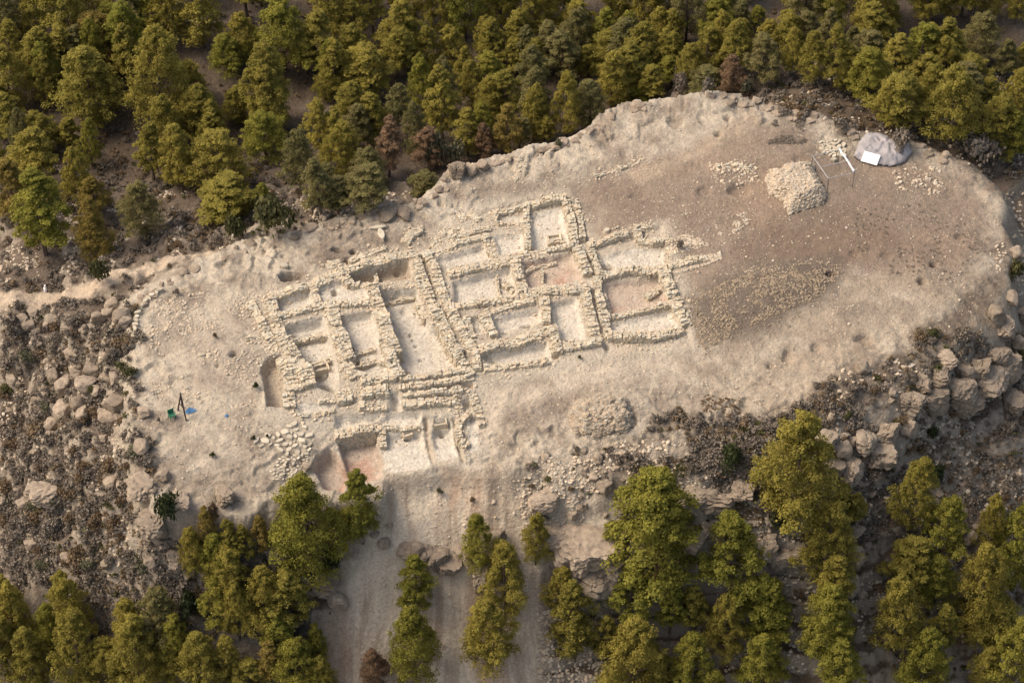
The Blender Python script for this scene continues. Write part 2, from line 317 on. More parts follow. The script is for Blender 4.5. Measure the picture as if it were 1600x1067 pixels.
scr = INFO['scr']
C = mixc(C, SCRUB, np.clip(scr*(.72+.75*sst(-.35, .25, n4*.6+n2*.4)), 0, 1))
gradz = np.hypot(np.gradient(Z, gx, axis=1), np.gradient(Z, gy, axis=0))
near_ = 1-np.clip((np.hypot(X_, Y_)-110)/60, 0, 1)
rockm = scr*near_*sst(.62, 1.3, gradz+n2*.35)*(1-INFO['back']*.8)
C = mixc(C, (.335,.28,.215), rockm*.9)
rimm = np.exp(-(INFO['d']/2.2)**2)*(1-INFO['ch'])*near_*(1-.75*sst(18, 28, X_))*(1-.5*sst(-4, -9, Y_))
C = mixc(C, (.48,.41,.315), rimm*.75*sst(-.4, .2, n2+n4*.4))
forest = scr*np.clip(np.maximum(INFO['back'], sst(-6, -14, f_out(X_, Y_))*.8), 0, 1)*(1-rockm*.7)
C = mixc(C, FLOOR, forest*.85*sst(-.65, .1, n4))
fr_l = soft([(810,715),(900,700),(1190,700),(1200,800),(1000,830),(830,820)], 2, 1.0)
C = mixc(C, (.43,.365,.28), fr_l*sst(-.2, .2, n4*.6+n2*.5)*.85)
xw_ = X_+fbm(X_, Y_, 9, 63, 3)*2.2; strk = fbm(xw_*3.2, Y_*.5, 2.5, 120, 5, .65); sb = fbm(xw_*1.1, Y_*.25, 3, 123, 4)
chc = mixc(np.zeros(C.shape)+np.array((.57,.475,.36)), (.38,.295,.215), sst(-.25, .35, strk*.8+sb*.6)); chc = mixc(chc, (.40,.275,.19), sst(.0, .4, sb)*.65)
C = C*(1-INFO['ch'][..., None])+chc*INFO['ch'][..., None]
for ln, wd, cc in ((PATHL, 1.0, (.45,.355,.26)), (PATHR, .5, (.34,.27,.2))):
    C = mixc(C, cc, (1-sst(wd*.6, wd*1.4, lsdf(ln, X_, Y_)+n2*.3))*.9)
fl = INFO['fl']
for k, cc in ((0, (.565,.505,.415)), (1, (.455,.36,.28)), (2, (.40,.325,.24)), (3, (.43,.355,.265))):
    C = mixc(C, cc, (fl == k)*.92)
C = mixc(C, (.40,.215,.145), (fl == 1)*sst(.05, .4, n2*.7+n4*.6)*.6)
C = C*(1+.10*n3+.05*n2)[..., None]; C = np.clip(C, .02, .8)

def newmat(name, rough=.9, spec=.15):
    m = bpy.data.materials.new(name); m.use_nodes = True; t = m.node_tree; b = t.nodes['Principled BSDF']
    b.inputs['Roughness'].default_value = rough; b.inputs['Specular IOR Level'].default_value = spec
    return m, t, b
def N(t, typ, **kw):
    n = t.nodes.new(typ)
    for k, v in kw.items(): setattr(n, k, v)
    return n
def ground_mat():
    m, t, b = newmat('ground_soil'); L = t.links.new
    at = N(t, 'ShaderNodeAttribute', attribute_name='soil'); tc = N(t, 'ShaderNodeNewGeometry')
    no = N(t, 'ShaderNodeTexNoise'); no.inputs['Scale'].default_value = 5.5; no.inputs['Detail'].default_value = 8; no.inputs['Roughness'].default_value = .75
    L(tc.outputs['Position'], no.inputs['Vector'])
    vo = N(t, 'ShaderNodeTexVoronoi'); vo.inputs['Scale'].default_value = 3.0; L(tc.outputs['Position'], vo.inputs['Vector'])
    mr = N(t, 'ShaderNodeMapRange'); mr.inputs[1].default_value = .3; mr.inputs[2].default_value = .7; mr.inputs[3].default_value = .78; mr.inputs[4].default_value = 1.2
    L(no.outputs['Fac'], mr.inputs[0])
    mx = N(t, 'ShaderNodeMix', data_type='RGBA', blend_type='MULTIPLY'); mx.inputs[0].default_value = 1
    L(at.outputs['Color'], mx.inputs[6]); L(mr.outputs[0], mx.inputs[7])
    # pale gravel specks
    r2 = N(t, 'ShaderNodeMapRange'); r2.inputs[1].default_value = .16; r2.inputs[2].default_value = .10; r2.inputs[3].default_value = 0; r2.inputs[4].default_value = .55
    v2 = N(t, 'ShaderNodeTexVoronoi'); v2.inputs['Scale'].default_value = 2.4; v2.inputs['Randomness'].default_value = 1.0; L(tc.outputs['Position'], v2.inputs['Vector']); L(v2.outputs['Distance'], r2.inputs[0])
    n2_ = N(t, 'ShaderNodeTexNoise'); n2_.inputs['Scale'].default_value = .25; n2_.inputs['Detail'].default_value = 4; L(tc.outputs['Position'], n2_.inputs['Vector'])
    r3 = N(t, 'ShaderNodeMapRange'); r3.inputs[1].default_value = .42; r3.inputs[2].default_value = .6; L(n2_.outputs['Fac'], r3.inputs[0])
    mm = N(t, 'ShaderNodeMath', operation='MULTIPLY'); L(r2.outputs[0], mm.inputs[0]); L(r3.outputs[0], mm.inputs[1])
    m2 = N(t, 'ShaderNodeMix', data_type='RGBA'); L(mm.outputs[0], m2.inputs[0]); L(mx.outputs[2], m2.inputs[6]); m2.inputs[7].default_value = (.52,.46,.37,1)
    n6 = N(t, 'ShaderNodeTexNoise'); n6.inputs['Scale'].default_value = 1.1; n6.inputs['Detail'].default_value = 9; n6.inputs['Roughness'].default_value = .68; L(tc.outputs['Position'], n6.inputs['Vector'])
    s6 = N(t, 'ShaderNodeMath', operation='SUBTRACT'); s6.inputs[1].default_value = .5; L(n6.outputs['Fac'], s6.inputs[0]); a6 = N(t, 'ShaderNodeMath', operation='ABSOLUTE'); L(s6.outputs[0], a6.inputs[0])
    r6 = N(t, 'ShaderNodeMapRange'); r6.inputs[1].default_value = 0; r6.inputs[2].default_value = .022; r6.inputs[3].default_value = .66; r6.inputs[4].default_value = 1; L(a6.outputs[0], r6.inputs[0])
    m6 = N(t, 'ShaderNodeMix', data_type='RGBA', blend_type='MULTIPLY'); m6.inputs[0].default_value = 1; L(m2.outputs[2], m6.inputs[6]); L(r6.outputs[0], m6.inputs[7])
    L(m6.outputs[2], b.inputs['Base Color'])
    bp = N(t, 'ShaderNodeBump'); bp.inputs['Strength'].default_value = .9; bp.inputs['Distance'].default_value = .26
    n5 = N(t, 'ShaderNodeTexNoise'); n5.inputs['Scale'].default_value = 2.0; n5.inputs['Detail'].default_value = 10; n5.inputs['Roughness'].default_value = .7; L(tc.outputs['Position'], n5.inputs['Vector'])
    ad = N(t, 'ShaderNodeMath', operation='ADD'); L(n5.outputs['Fac'], ad.inputs[0])
    ml = N(t, 'ShaderNodeMath', operation='MULTIPLY'); L(vo.outputs['Distance'], ml.inputs[0]); ml.inputs[1].default_value = -.22; L(ml.outputs[0], ad.inputs[1])
    L(ad.outputs[0], bp.inputs['Height']); L(bp.outputs[0], b.inputs['Normal'])
    return m
GROUND = ground_mat()
def rock_mat(name, base, dark, scale=1.0):
    m, t, b = newmat(name); L = t.links.new
    at = N(t, 'ShaderNodeAttribute', attribute_name='tone'); oi = N(t, 'ShaderNodeObjectInfo'); tc = N(t, 'ShaderNodeNewGeometry')
    no = N(t, 'ShaderNodeTexNoise'); no.inputs['Scale'].default_value = 1.6*scale; no.inputs['Detail'].default_value = 9; no.inputs['Roughness'].default_value = .72; L(tc.outputs['Position'], no.inputs['Vector'])
    cr = N(t, 'ShaderNodeValToRGB'); cr.color_ramp.elements[0].position = .33; cr.color_ramp.elements[1].position = .66
    cr.color_ramp.elements[0].color = (*dark, 1); cr.color_ramp.elements[1].color = (*base, 1); L(no.outputs['Fac'], cr.inputs[0])
    mr = N(t, 'ShaderNodeMapRange'); mr.inputs[3].default_value = .78; mr.inputs[4].default_value = 1.2; L(oi.outputs['Random'], mr.inputs[0])
    m1 = N(t, 'ShaderNodeMix', data_type='RGBA', blend_type='MULTIPLY'); m1.inputs[0].default_value = 1; L(cr.outputs[0], m1.inputs[6]); L(at.outputs['Color'], m1.inputs[7])
    m2 = N(t, 'ShaderNodeMix', data_type='RGBA', blend_type='MULTIPLY'); m2.inputs[0].default_value = .0 if 'masonry' in name else 1; L(m1.outputs[2], m2.inputs[6]); L(mr.outputs[0], m2.inputs[7])
    L(m2.outputs[2], b.inputs['Base Color'])
    bp = N(t, 'ShaderNodeBump'); bp.inputs['Strength'].default_value = .6; bp.inputs['Distance'].default_value = .12; L(no.outputs['Fac'], bp.inputs['Height']); L(bp.outputs[0], b.inputs['Normal'])
    return m
MASON = rock_mat('limestone_masonry', (.545,.475,.36), (.39,.33,.245), 2)
ROCK = rock_mat('weathered_limestone', (.345,.275,.20), (.17,.132,.10), 1.4)
PALER = rock_mat('pale_limestone', (.52,.455,.35), (.40,.345,.26))
RUBB = rock_mat('rubble_stone', (.50,.42,.32), (.34,.28,.21), 2)
def plain(name, col, rough=.7, spec=.2, metal=0, var=.15, sc=6):
    m, t, b = newmat(name, rough, spec); L = t.links.new; b.inputs['Metallic'].default_value = metal
    tc = N(t, 'ShaderNodeNewGeometry'); no = N(t, 'ShaderNodeTexNoise'); no.inputs['Scale'].default_value = sc; no.inputs['Detail'].default_value = 5; L(tc.outputs['Position'], no.inputs['Vector'])
    cr = N(t, 'ShaderNodeValToRGB'); cr.color_ramp.elements[0].position = .3; cr.color_ramp.elements[1].position = .7
    cr.color_ramp.elements[0].color = (*[c*(1-var) for c in col], 1); cr.color_ramp.elements[1].color = (*[min(.9, c*(1+var)) for c in col], 1)
    L(no.outputs['Fac'], cr.inputs[0]); L(cr.outputs[0], b.inputs['Base Color']); return m
def leaf_mat(name, a, b_, tr=.35):
    m, t, b = newmat(name, .75, .12); L = t.links.new
    oi = N(t, 'ShaderNodeObjectInfo'); at = N(t, 'ShaderNodeAttribute', attribute_name='tone')
    sp = N(t, 'ShaderNodeSeparateColor'); L(at.outputs['Color'], sp.inputs[0])
    mx = N(t, 'ShaderNodeMix', data_type='RGBA'); L(oi.outputs['Random'], mx.inputs[0]); mx.inputs[6].default_value = (*a, 1); mx.inputs[7].default_value = (*b_, 1)
    m1 = N(t, 'ShaderNodeMix', data_type='RGBA', blend_type='MULTIPLY'); m1.inputs[0].default_value = 1; L(mx.outputs[2], m1.inputs[6]); L(at.outputs['Color'], m1.inputs[7])
    L(m1.outputs[2], b.inputs['Base Color'])
    tl = N(t, 'ShaderNodeBsdfTranslucent'); L(m1.outputs[2], tl.inputs[0]); ms = N(t, 'ShaderNodeMixShader'); ms.inputs[0].default_value = tr
    L(b.outputs[0], ms.inputs[1]); L(tl.outputs[0], ms.inputs[2]); L(ms.outputs[0], t.nodes['Material Output'].inputs[0]); return m
LEAF = leaf_mat('pine_needles', (.225,.192,.042), (.29,.238,.052))
LEAFB = leaf_mat('bright_pine_needles', (.20,.192,.036), (.235,.21,.040))
LEAFY = leaf_mat('yellowing_pine_needles', (.23,.175,.045), (.26,.19,.055))
LEAFG = leaf_mat('dusty_pine_needles', (.175,.158,.062), (.205,.175,.07))
LEAFD = leaf_mat('dead_brown_needles', (.215,.135,.085), (.24,.155,.095))
SHG = leaf_mat('dry_grey_scrub', (.18,.148,.115), (.235,.195,.152), .1)
SHB = leaf_mat('brown_scrub', (.15,.102,.06), (.19,.135,.08), .1)
SHO = leaf_mat('olive_scrub', (.075,.075,.03), (.11,.10,.04), .15)
SHD = leaf_mat('dark_green_scrub', (.035,.045,.018), (.055,.065,.025), .15)
BARK = plain('pine_bark', (.12,.09,.07), .9, .1)

def mkmesh(name, V, Fc, mat, tone=None, smooth=False, attr='tone'):
    V = np.asarray(V, np.float32); me = bpy.data.meshes.new(name)
    if isinstance(Fc, np.ndarray):
        n, k = Fc.shape; me.vertices.add(len(V)); me.vertices.foreach_set('co', V.ravel())
        me.loops.add(n*k); me.loops.foreach_set('vertex_index', Fc.astype(np.int32).ravel())
        me.polygons.add(n); me.polygons.foreach_set('loop_start', np.arange(0, n*k, k, dtype=np.int32))
        try: me.polygons.foreach_set('loop_total', np.full(n, k, np.int32))
        except Exception: pass
        me.update(calc_edges=True)
    else: me.from_pydata(V.tolist(), [], Fc)
    if tone is None: tone = np.ones((len(V), 3))
    tone = np.asarray(tone, np.float32)
    a = me.color_attributes.new(attr, 'FLOAT_COLOR', 'POINT'); a.data.foreach_set('color', np.concatenate([tone, np.ones((len(V), 1), np.float32)], 1).ravel())
    me.materials.append(mat); me.polygons.foreach_set('use_smooth', np.full(len(me.polygons), smooth)); me.validate()
    return me
def ob(name, data, parent=None, loc=None, rz=0, sc=None):
    o = bpy.data.objects.new(name, data); COL.objects.link(o)
    if parent: o.parent = parent
    if loc is not None: o.location = loc
    o.rotation_euler[2] = rz
    if sc is not None: o.scale = sc if hasattr(sc, '__len__') else (sc,)*3
    return o
def tag(o, label=None, cat=None, group=None, kind=None):
    if label: o['label'] = label
    if cat: o['category'] = cat
    if group: o['group'] = group
    if kind: o['kind'] = kind
    return o
ny, nx = GX.shape; idx = np.arange(ny*nx).reshape(ny, nx)
FQ = np.stack([idx[:-1, :-1].ravel(), idx[:-1, 1:].ravel(), idx[1:, 1:].ravel(), idx[1:, :-1].ravel()], 1)
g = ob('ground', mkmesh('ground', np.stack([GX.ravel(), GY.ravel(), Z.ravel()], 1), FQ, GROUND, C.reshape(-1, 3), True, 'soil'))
tag(g, kind='structure', label='pale rocky hilltop with scrubby flanks and forest floor', cat='ground')

# ------------------------------------------------------------------ stone templates
def ico(sub):
    import bmesh
    bm = bmesh.new(); bmesh.ops.create_icosphere(bm, subdivisions=sub, radius=1)
    v = np.array([q.co[:] for q in bm.verts]); f = np.array([[q.index for q in p.verts] for p in bm.faces]); bm.free(); return v, f
IV1, IF1 = ico(1); IV4, IF4 = ico(4); IV3, IF3 = ico(3)
def boxy(v, p):
    n = (np.abs(v)**p).sum(1)**(1/p); return v/n[:, None]
def cube_t(seed):
    r = np.random.RandomState(seed); v = np.array([(x, y, z) for z in (-1, 1) for y in (-1, 1) for x in (-1, 1)], float)*.95
    v[4:, :2] *= .86; v += r.uniform(-.2, .2, v.shape)
    f = np.array([(0,2,3,1),(4,5,7,6),(0,1,5,4),(2,6,7,3),(0,4,6,2),(1,3,7,5)]); return v, f
CT = [cube_t(i) for i in range(24)]
ST = [(boxy(IV1, 4)*NR.uniform(.85, 1.1, (len(IV1), 1)), IF1) for _ in range(16)]
class Stones:
    def __init__(s, tris=True): s.v = []; s.f = []; s.t = []; s.n = 0; s.T = ST if tris else CT
    def add(s, x, y, z, sx, sy, sz, rz=0, tilt=0, tone=None):
        v, f = s.T[RND.randrange(len(s.T))]; v = v*np.array([sx, sy, sz])
        if tilt:
            a = RND.uniform(-tilt, tilt); c, n = math.cos(a), math.sin(a); v = np.stack([v[:, 0], v[:, 1]*c-v[:, 2]*n, v[:, 1]*n+v[:, 2]*c], 1)
            a = RND.uniform(-tilt, tilt); c, n = math.cos(a), math.sin(a); v = np.stack([v[:, 0]*c+v[:, 2]*n, v[:, 1], -v[:, 0]*n+v[:, 2]*c], 1)
        c, n = math.cos(rz), math.sin(rz); v = np.stack([v[:, 0]*c-v[:, 1]*n+x, v[:, 0]*n+v[:, 1]*c+y, v[:, 2]+z], 1)
        s.v.append(v); s.f.append(f+s.n); s.n += len(v)
        if tone is None:
            g_ = RND.uniform(.82, 1.12); wm = RND.uniform(-.05, .07); tone = (g_*(1+wm), g_, g_*(1-wm))
        s.t.append(np.tile(tone, (len(v), 1)))
    def mesh(s, name, mat, origin=(0, 0, 0)):
        return mkmesh(name, np.concatenate(s.v)-np.array(origin), np.concatenate(s.f), mat, np.concatenate(s.t))

# ------------------------------------------------------------------ excavated walls
WPTS = []
def wall(pts, wpx, top, label, bottom=None, mat=MASON, group='excavated stone walls', name='stone_wall', sz=1.0, ragged=.12):
    line = W(pts); width = w0 = wpx/3.81/17.0*1.08
    seg = np.hypot(*(np.diff(line, axis=0).T)); tot = seg.sum(); cum = np.concatenate([[0], np.cumsum(seg)])
    def at(s):
        s = min(max(s, 0), tot); i = min(np.searchsorted(cum, s, 'right')-1, len(seg)-1); t = (s-cum[i])/seg[i]
        p = line[i]*(1-t)+line[i+1]*t; d_ = (line[i+1]-line[i])/seg[i]; return p, d_
    S = Stones(False)
    nrow = max(2, int(round(width/.25))); s = 0
    while s < tot:
        L_ = (RND.uniform(.14, .30) if RND.random() < .75 else RND.uniform(.3, .48))*sz; nr_ = max(2, nrow+RND.choice([-1, 0, 0, 1]))
        p, d_ = at(s+L_/2); nrm = np.array([-d_[1], d_[0]]); ang = math.atan2(d_[1], d_[0])
        samp = [p+nrm*o for o in (-width/2-.3, 0, width/2+.3)]
        gl = float(min(gz(q[0], q[1]) for q in samp)); gb = float(f_in(p[0], p[1]))+.17
        zt = gb+top+.12*math.sin(s*.9+width*7)+.08*math.sin(s*2.3+width*3)+RND.uniform(-ragged, ragged)*.7; width = w0*(1+.14*math.sin(s*1.3+top*9))
        zlo = gl-.15 if bottom is None else gb-bottom
        S.add(p[0], p[1], (zt+zlo)/2-.27, L_*.8, width*.47, max(.1, (zt-zlo)/2), ang, 0, (.93, .90, .86)); WPTS.append((p[0], p[1], width))
        for r in range(nr_):
            off = (-.5+(r+.5)/nr_)*width; edge = r in (0, nr_-1)
            if RND.random() < (.03 if edge else .07): continue
            jl = RND.uniform(-.08, .08); q = p+nrm*(off+RND.uniform(-.05, .05))+d_*jl
            zz = zt-(RND.uniform(0, .16) if edge else RND.uniform(-.03, .08)); hh = .10*sz
            first = True
            while zz > zlo and (edge or first):
                fz = 1.0 if first else RND.uniform(.85, 1.1)
                S.add(q[0], q[1], zz-hh, L_*.58*fz, width/nr_*.62, hh*1.06, ang+RND.uniform(-.3, .3), .16)
                zz -= hh*1.75; first = False
                jx = RND.uniform(-.1, .1); q = p+nrm*(off+RND.uniform(-.03, .03))+d_*jx
        s += L_*.95
    c = line.mean(0); org = (c[0], c[1], float(gz(c[0], c[1])))
    o = ob(name, S.mesh(name, mat, org), loc=org); tag(o, label, 'wall', group); return o
wl = [
 (ZA([(90,712),(200,675),(340,632),(500,566)]),58,.2,'north wall of the small pale room at the upper left of the excavation'),
 (ZA([(500,566),(700,503),(925,448)]),60,.25,'long straight wall along the back edge of the deep brown trench room'),
 (ZA([(505,570),(560,622)]),50,.2,'short end wall closing the deep trench room on its left'),
 (ZA([(560,628),(690,632)]),34,.15,'low wall on the near side of the deep trench room, left half'),
 (ZA([(700,632),(985,618)]),30,-.35,'low reddish wall between deep trench room and long plastered hall'),
 (ZA([(690,640),(735,780),(790,930),(830,1040)]),66,.28,'thick left wall of the long plastered hall, upper part'),
 (ZC([(860,60),(905,190),(940,330)])[0:0] or ZC([(848,120),(880,230),(925,345)]),66,.25,'thick left wall of the long plastered hall, lower part'),
 (ZA([(945,455),(985,600),(1040,730),(1110,870),(1200,1040)]),60,.3,'long wall between the plastered hall and the narrow sunken lane'),
 (ZC([(1215,110),(1290,240),(1345,335)]),55,.25,'lower end of the wall between plastered hall and narrow lane'),
 (ZA([(1000,440),(1060,520),(1095,650),(1165,800),(1255,960),(1300,1050)]),52,.25,'long crooked wall on the right side of the narrow sunken lane'),
 (ZC([(1330,120),(1385,200),(1395,300)]),45,.2,'short wall at the foot of the narrow lane, right side'),
 (ZA([(85,725),(115,830),(150,950),(205,1050)]),62,.25,'left wall of the leftmost room column, upper part'),
 (ZC([(240,110),(300,210),(370,320),(400,400)]),75,.25,'broad curving lower part of the left wall beside the stone tomb box'),
 (ZC([(250,220),(290,330),(310,430)]),95,.1,'massive rubble wall between the sunken ditch and the tomb room'),
 (ZC([(270,440),(280,520)]),60,.1,'pale broken wall stub at the lower end of the sunken ditch'),
 (ZD([(800,350),(850,440),(905,550),(955,640)]),46,.2,'outermost left wall of the excavation beside the rough ground'),
 (ZD([(780,585),(880,550)]),22,.1,'faint short wall line running left from the outermost wall'),
 (ZD([(490,680),(620,668)]),18,.1,'faint straight row of pale stones on the rough ground at left','row'),
 (ZA([(125,825),(280,790),(430,752)]),46,.22,'cross wall below the first pale room on the far left'),
 (ZA([(340,640),(372,738)]),34,.15,'short divider between the two small rooms at upper left'),
 (ZA([(445,760),(475,880),(520,1000),(560,1080)]),78,.25,'wall between the two left room columns, upper part'),
 (ZC([(590,190),(620,280),(660,350)]),60,.1,'crumbling lower end of the wall between the two left room columns'),
 (ZA([(440,748),(570,752),(700,745)]),50,.18,'cross wall above the dark-floored second room column'),
 (ZC([(280,100),(420,80),(520,70)])[0:0] or ZC([(270,105),(400,75),(500,65)]),30,-.6,'low bench of stones crossing the leftmost room'),
 (ZC([(600,200),(690,170),(770,150)]),26,-.5,'low stone step crossing the second room beside its pit'),
 (ZC([(700,375),(790,365),(905,350)]),50,.25,'upper part of the big terraced wall mass left of the hall foot'),
 (ZC([(560,450),(700,430)]),30,.1,'thin wall running left from the terraced wall mass'),
 (ZC([(700,440),(855,425)]),80,.35,'middle block of the terraced wall mass with neat courses'),
 (ZC([(690,500),(850,505)]),70,.0,'lowest block of the terraced wall mass with neat courses'),
 (ZC([(330,575),(430,560),(540,540)]),26,.1,'low kerb of small stones on the path below the tomb room'),
 (ZC([(455,485),(550,478)]),28,.1,'short kerb of pale stones above the lower path'),
 (ZC([(930,355),(1100,335),(1315,305)]),34,.2,'front wall closing the foot of the long plastered hall'),
 (ZC([(930,400),(1100,385),(1365,345)]),36,.15,'second retaining wall just below the front of the hall'),
 (ZC([(950,445),(1100,435),(1300,420)]),34,.12,'third stepped retaining wall below the hall'),
 (ZC([(950,505),(1100,500),(1265,480)]),50,.15,'broad lowest retaining wall below the hall with collapsed stones'),
 (ZC([(545,690),(680,670),(800,645)]),56,.15,'retaining wall above the reddish paved floor'),
 (ZC([(828,640),(835,760)]),38,.25,'short upright wall between reddish floor and plastered platform'),
 (ZC([(830,640),(960,650),(1060,640)]),24,.1,'thin retaining wall behind the plastered platform'),
 (ZC([(1350,560),(1290,620),(1280,690),(1300,740),(1335,760)]),34,.35,'small curved wall like a hook near the dirt slope'),
 (ZC([(1365,450),(1400,540),(1420,630)]),36,.15,'right boundary wall above the top of the dirt slope'),
 (ZC([(1270,460),(1285,560)]),24,.1,'short return wall at the right end of the lowest retaining wall'),
 (ZB([(275,205),(460,168)]),34,.2,'back wall of the top small room, left half'),
 (ZB([(460,168),(590,138),(695,118)]),48,.25,'back wall of the topmost excavated room'),
 (ZB([(700,130),(730,230),(745,330),(760,400)]),44,.25,'right wall of the topmost excavated room beside the lane'),
 (ZB([(765,150),(785,240),(800,350)]),34,.15,'short outer wall remnant against the brown soil'),
 (ZB([(765,410),(800,480),(830,560)]),52,.2,'wall on the lane above the crossroads, left side'),
 (ZB([(465,185),(472,300),(478,430)]),32,.22,'thin straight divider left of the topmost excavated room'),
 (ZB([(290,210),(268,260),(290,270)]),28,.15,'tiny corner wall of the top small room'),
 (ZB([(295,272),(450,270)]),22,.12,'low front wall of the top small room'),
 (ZB([(225,360),(250,440),(280,470)]),26,.12,'thin divider right of the wide pale room'),
 (ZB([(0,340),(120,330),(250,300)]),40,.15,'rough wall remnant on the pale bedrock behind the wide room'),
 (ZB([(425,458),(580,435),(740,405)]),34,.2,'cross wall in front of the topmost excavated room'),
 (ZB([(-320,450),(-180,400),(0,345)])[0:0] or ZA([(1050,455),(1200,390),(1380,345)]),36,.2,'back wall of the wide pale room next to the lane head'),
 (ZB([(0,575),(200,530),(385,490)]),56,.2,'long double cross wall between the two wide pale rooms'),
 (ZB([(400,475),(410,560),(450,665)]),56,.22,'thick divider between the wide room and the reddish room'),
 (ZB([(460,685),(620,670),(785,655)]),74,.2,'broad heap-like wall in front of the reddish middle room'),
 (ZB([(10,765),(200,748),(440,705)]),46,.2,'long front wall of the second wide pale room'),
 (ZB([(808,640),(835,760),(875,925)]),54,.22,'left wall of the lower lane'),
 (ZB([(850,430),(880,500),(905,580)]),40,.22,'right wall of the lane above its bend'),
 (ZB([(888,590),(898,700),(930,830),(955,935)]),46,.22,'right wall of the lower lane beside the hearth room'),
 (ZB([(835,402),(940,368),(1065,330)]),42,.22,'tidy back wall of the right hand room against brown soil'),
 (ZB([(1125,300),(1140,365),(1220,385),(1300,372)]),40,.22,'angled wall around the raised earth block at upper right'),
 (ZB([(1120,295),(1240,275)]),24,.1,'thin back edge of the raised earth block'),
 (ZB([(1315,360),(1325,460)]),34,.15,'right side wall near the lone dark bush'),
 (ZB([(920,585),(1080,548),(1200,560),(1300,530)]),46,.25,'curving wall between the two right hand rooms'),
 (ZB([(1310,525),(1420,500),(1530,480)]),50,.15,'stone line running out into the brown soil at right'),
 (ZB([(1285,560),(1340,700),(1420,870)]),66,.25,'thick right outer wall beside the straight earth cut'),
 (ZB([(950,825),(1130,792),(1315,752)]),28,.1,'thin divider in front of the reddish hearth room'),
 (ZB([(955,932),(1080,945),(1200,940),(1400,900)]),54,.22,'front wall of the lower right room above the earth path'),
 (ZB([(570,705),(585,780),(585,860)]),50,.22,'thick stub wall beside the pitted room'),
 (ZB([(225,805),(360,765),(500,735)]),40,.2,'back wall of the room with two open pits'),
 (ZB([(215,810),(240,870),(270,935)]),52,.2,'left wall of the room with two open pits'),
 (ZB([(105,825),(125,880),(150,940)]),34,.18,'narrow outer wall left of the small square room'),
 (ZB([(150,1030),(400,975),(620,905)]),62,.22,'broad front wall of the room with two open pits'),
 (ZB([(615,880),(640,960),(655,1040)]),54,.22,'left wall of the pale room beside the lower lane'),
 (ZB([(660,1010),(780,1000),(900,975)]),48,.15,'rough front wall of the pale room beside the lower lane'),
 (ZB([(155,1030),(170,1110)]),34,.2,'short wall at the left end of the lowest right room'),
 (ZB([(215,1125),(400,1120),(600,1085)]),40,.15,'scattered front wall of the lowest right room'),
 ([(812,252),(808,268),(806,284)],24,.15,'short upright stone line at the back rim beside pale bedrock'),
 ([(930,278),(960,266),(1000,252)],18,-.05,'dark low step of stones in the earth behind the rooms'),
 ([(1120,262),(1150,258),(1172,266)],26,.15,'rough stone edge behind the pale round pit'),
]
wl += [
 (ZA([(768,800),(800,900),(850,1060)]),14,-1.2,'thin low kerb along the left inside edge of the plastered hall'),
 (ZA([(720,705),(850,675),(970,650)]),30,-1.0,'low broken bench crossing the head of the plastered hall'),
 (ZA([(965,700),(1005,800)]),40,-.5,'rough block of stones against the right side of the hall'),
 (ZB([(290,560),(310,670)]),12,-.5,'thin line of stones dividing the second wide pale room'),
 (ZB([(560,530),(570,620)]),16,-.5,'low stone line inside the reddish middle room'),
 (ZB([(455,545),(500,510),(640,480)]),22,-.45,'low reddish bench along the back of the middle room'),
 (ZB([(930,680),(965,780)]),20,-.4,'low stone line inside the left edge of the hearth room'),
 (ZB([(1180,680),(1250,640)]),50,-.4,'loose pile of stones inside the hearth room'),
 (ZC([(350,265),(430,225),(500,205)]),28,-.75,'low stones around the tomb box in the leftmost room'),
 (ZC([(700,250),(790,215),(860,240)]),26,-.5,'broken stone line beside the white slab box'),
 (ZB([(595,372),(690,360)]),18,-.35,'low bench in the near right corner of the topmost room'),
 (ZA([(718,600),(713,545)]),20,-.5,'small dark cross wall inside the deep trench room'),
 (ZA([(560,490),(640,455),(770,415)]),30,.1,'loose stone line behind the deep trench room near the pits'),
 (ZA([(420,525),(500,500)]),44,.12,'pale stone cluster between the dark pit and first rooms'),
 (ZA([(885,385),(930,325),(985,315)]),50,.12,'jumble of big pale stones close to the back rim'),
 (ZA([(1040,420),(1110,330),(1230,300)]),36,.08,'rough line of bedrock stones behind the wide pale room'),
 (ZB([(60,230),(150,215),(180,250)]),40,.08,'broken stone patch between bedrock and top small room'),
 (ZB([(330,600),(380,640)]),40,-.3,'stony corner inside the second wide pale room'),
 (ZC([(560,470),(640,460)]),50,.1,'flat stones on the terrace left of the neat wall blocks'),
]
for a in wl: wall(a[0], a[1], a[2], a[3])

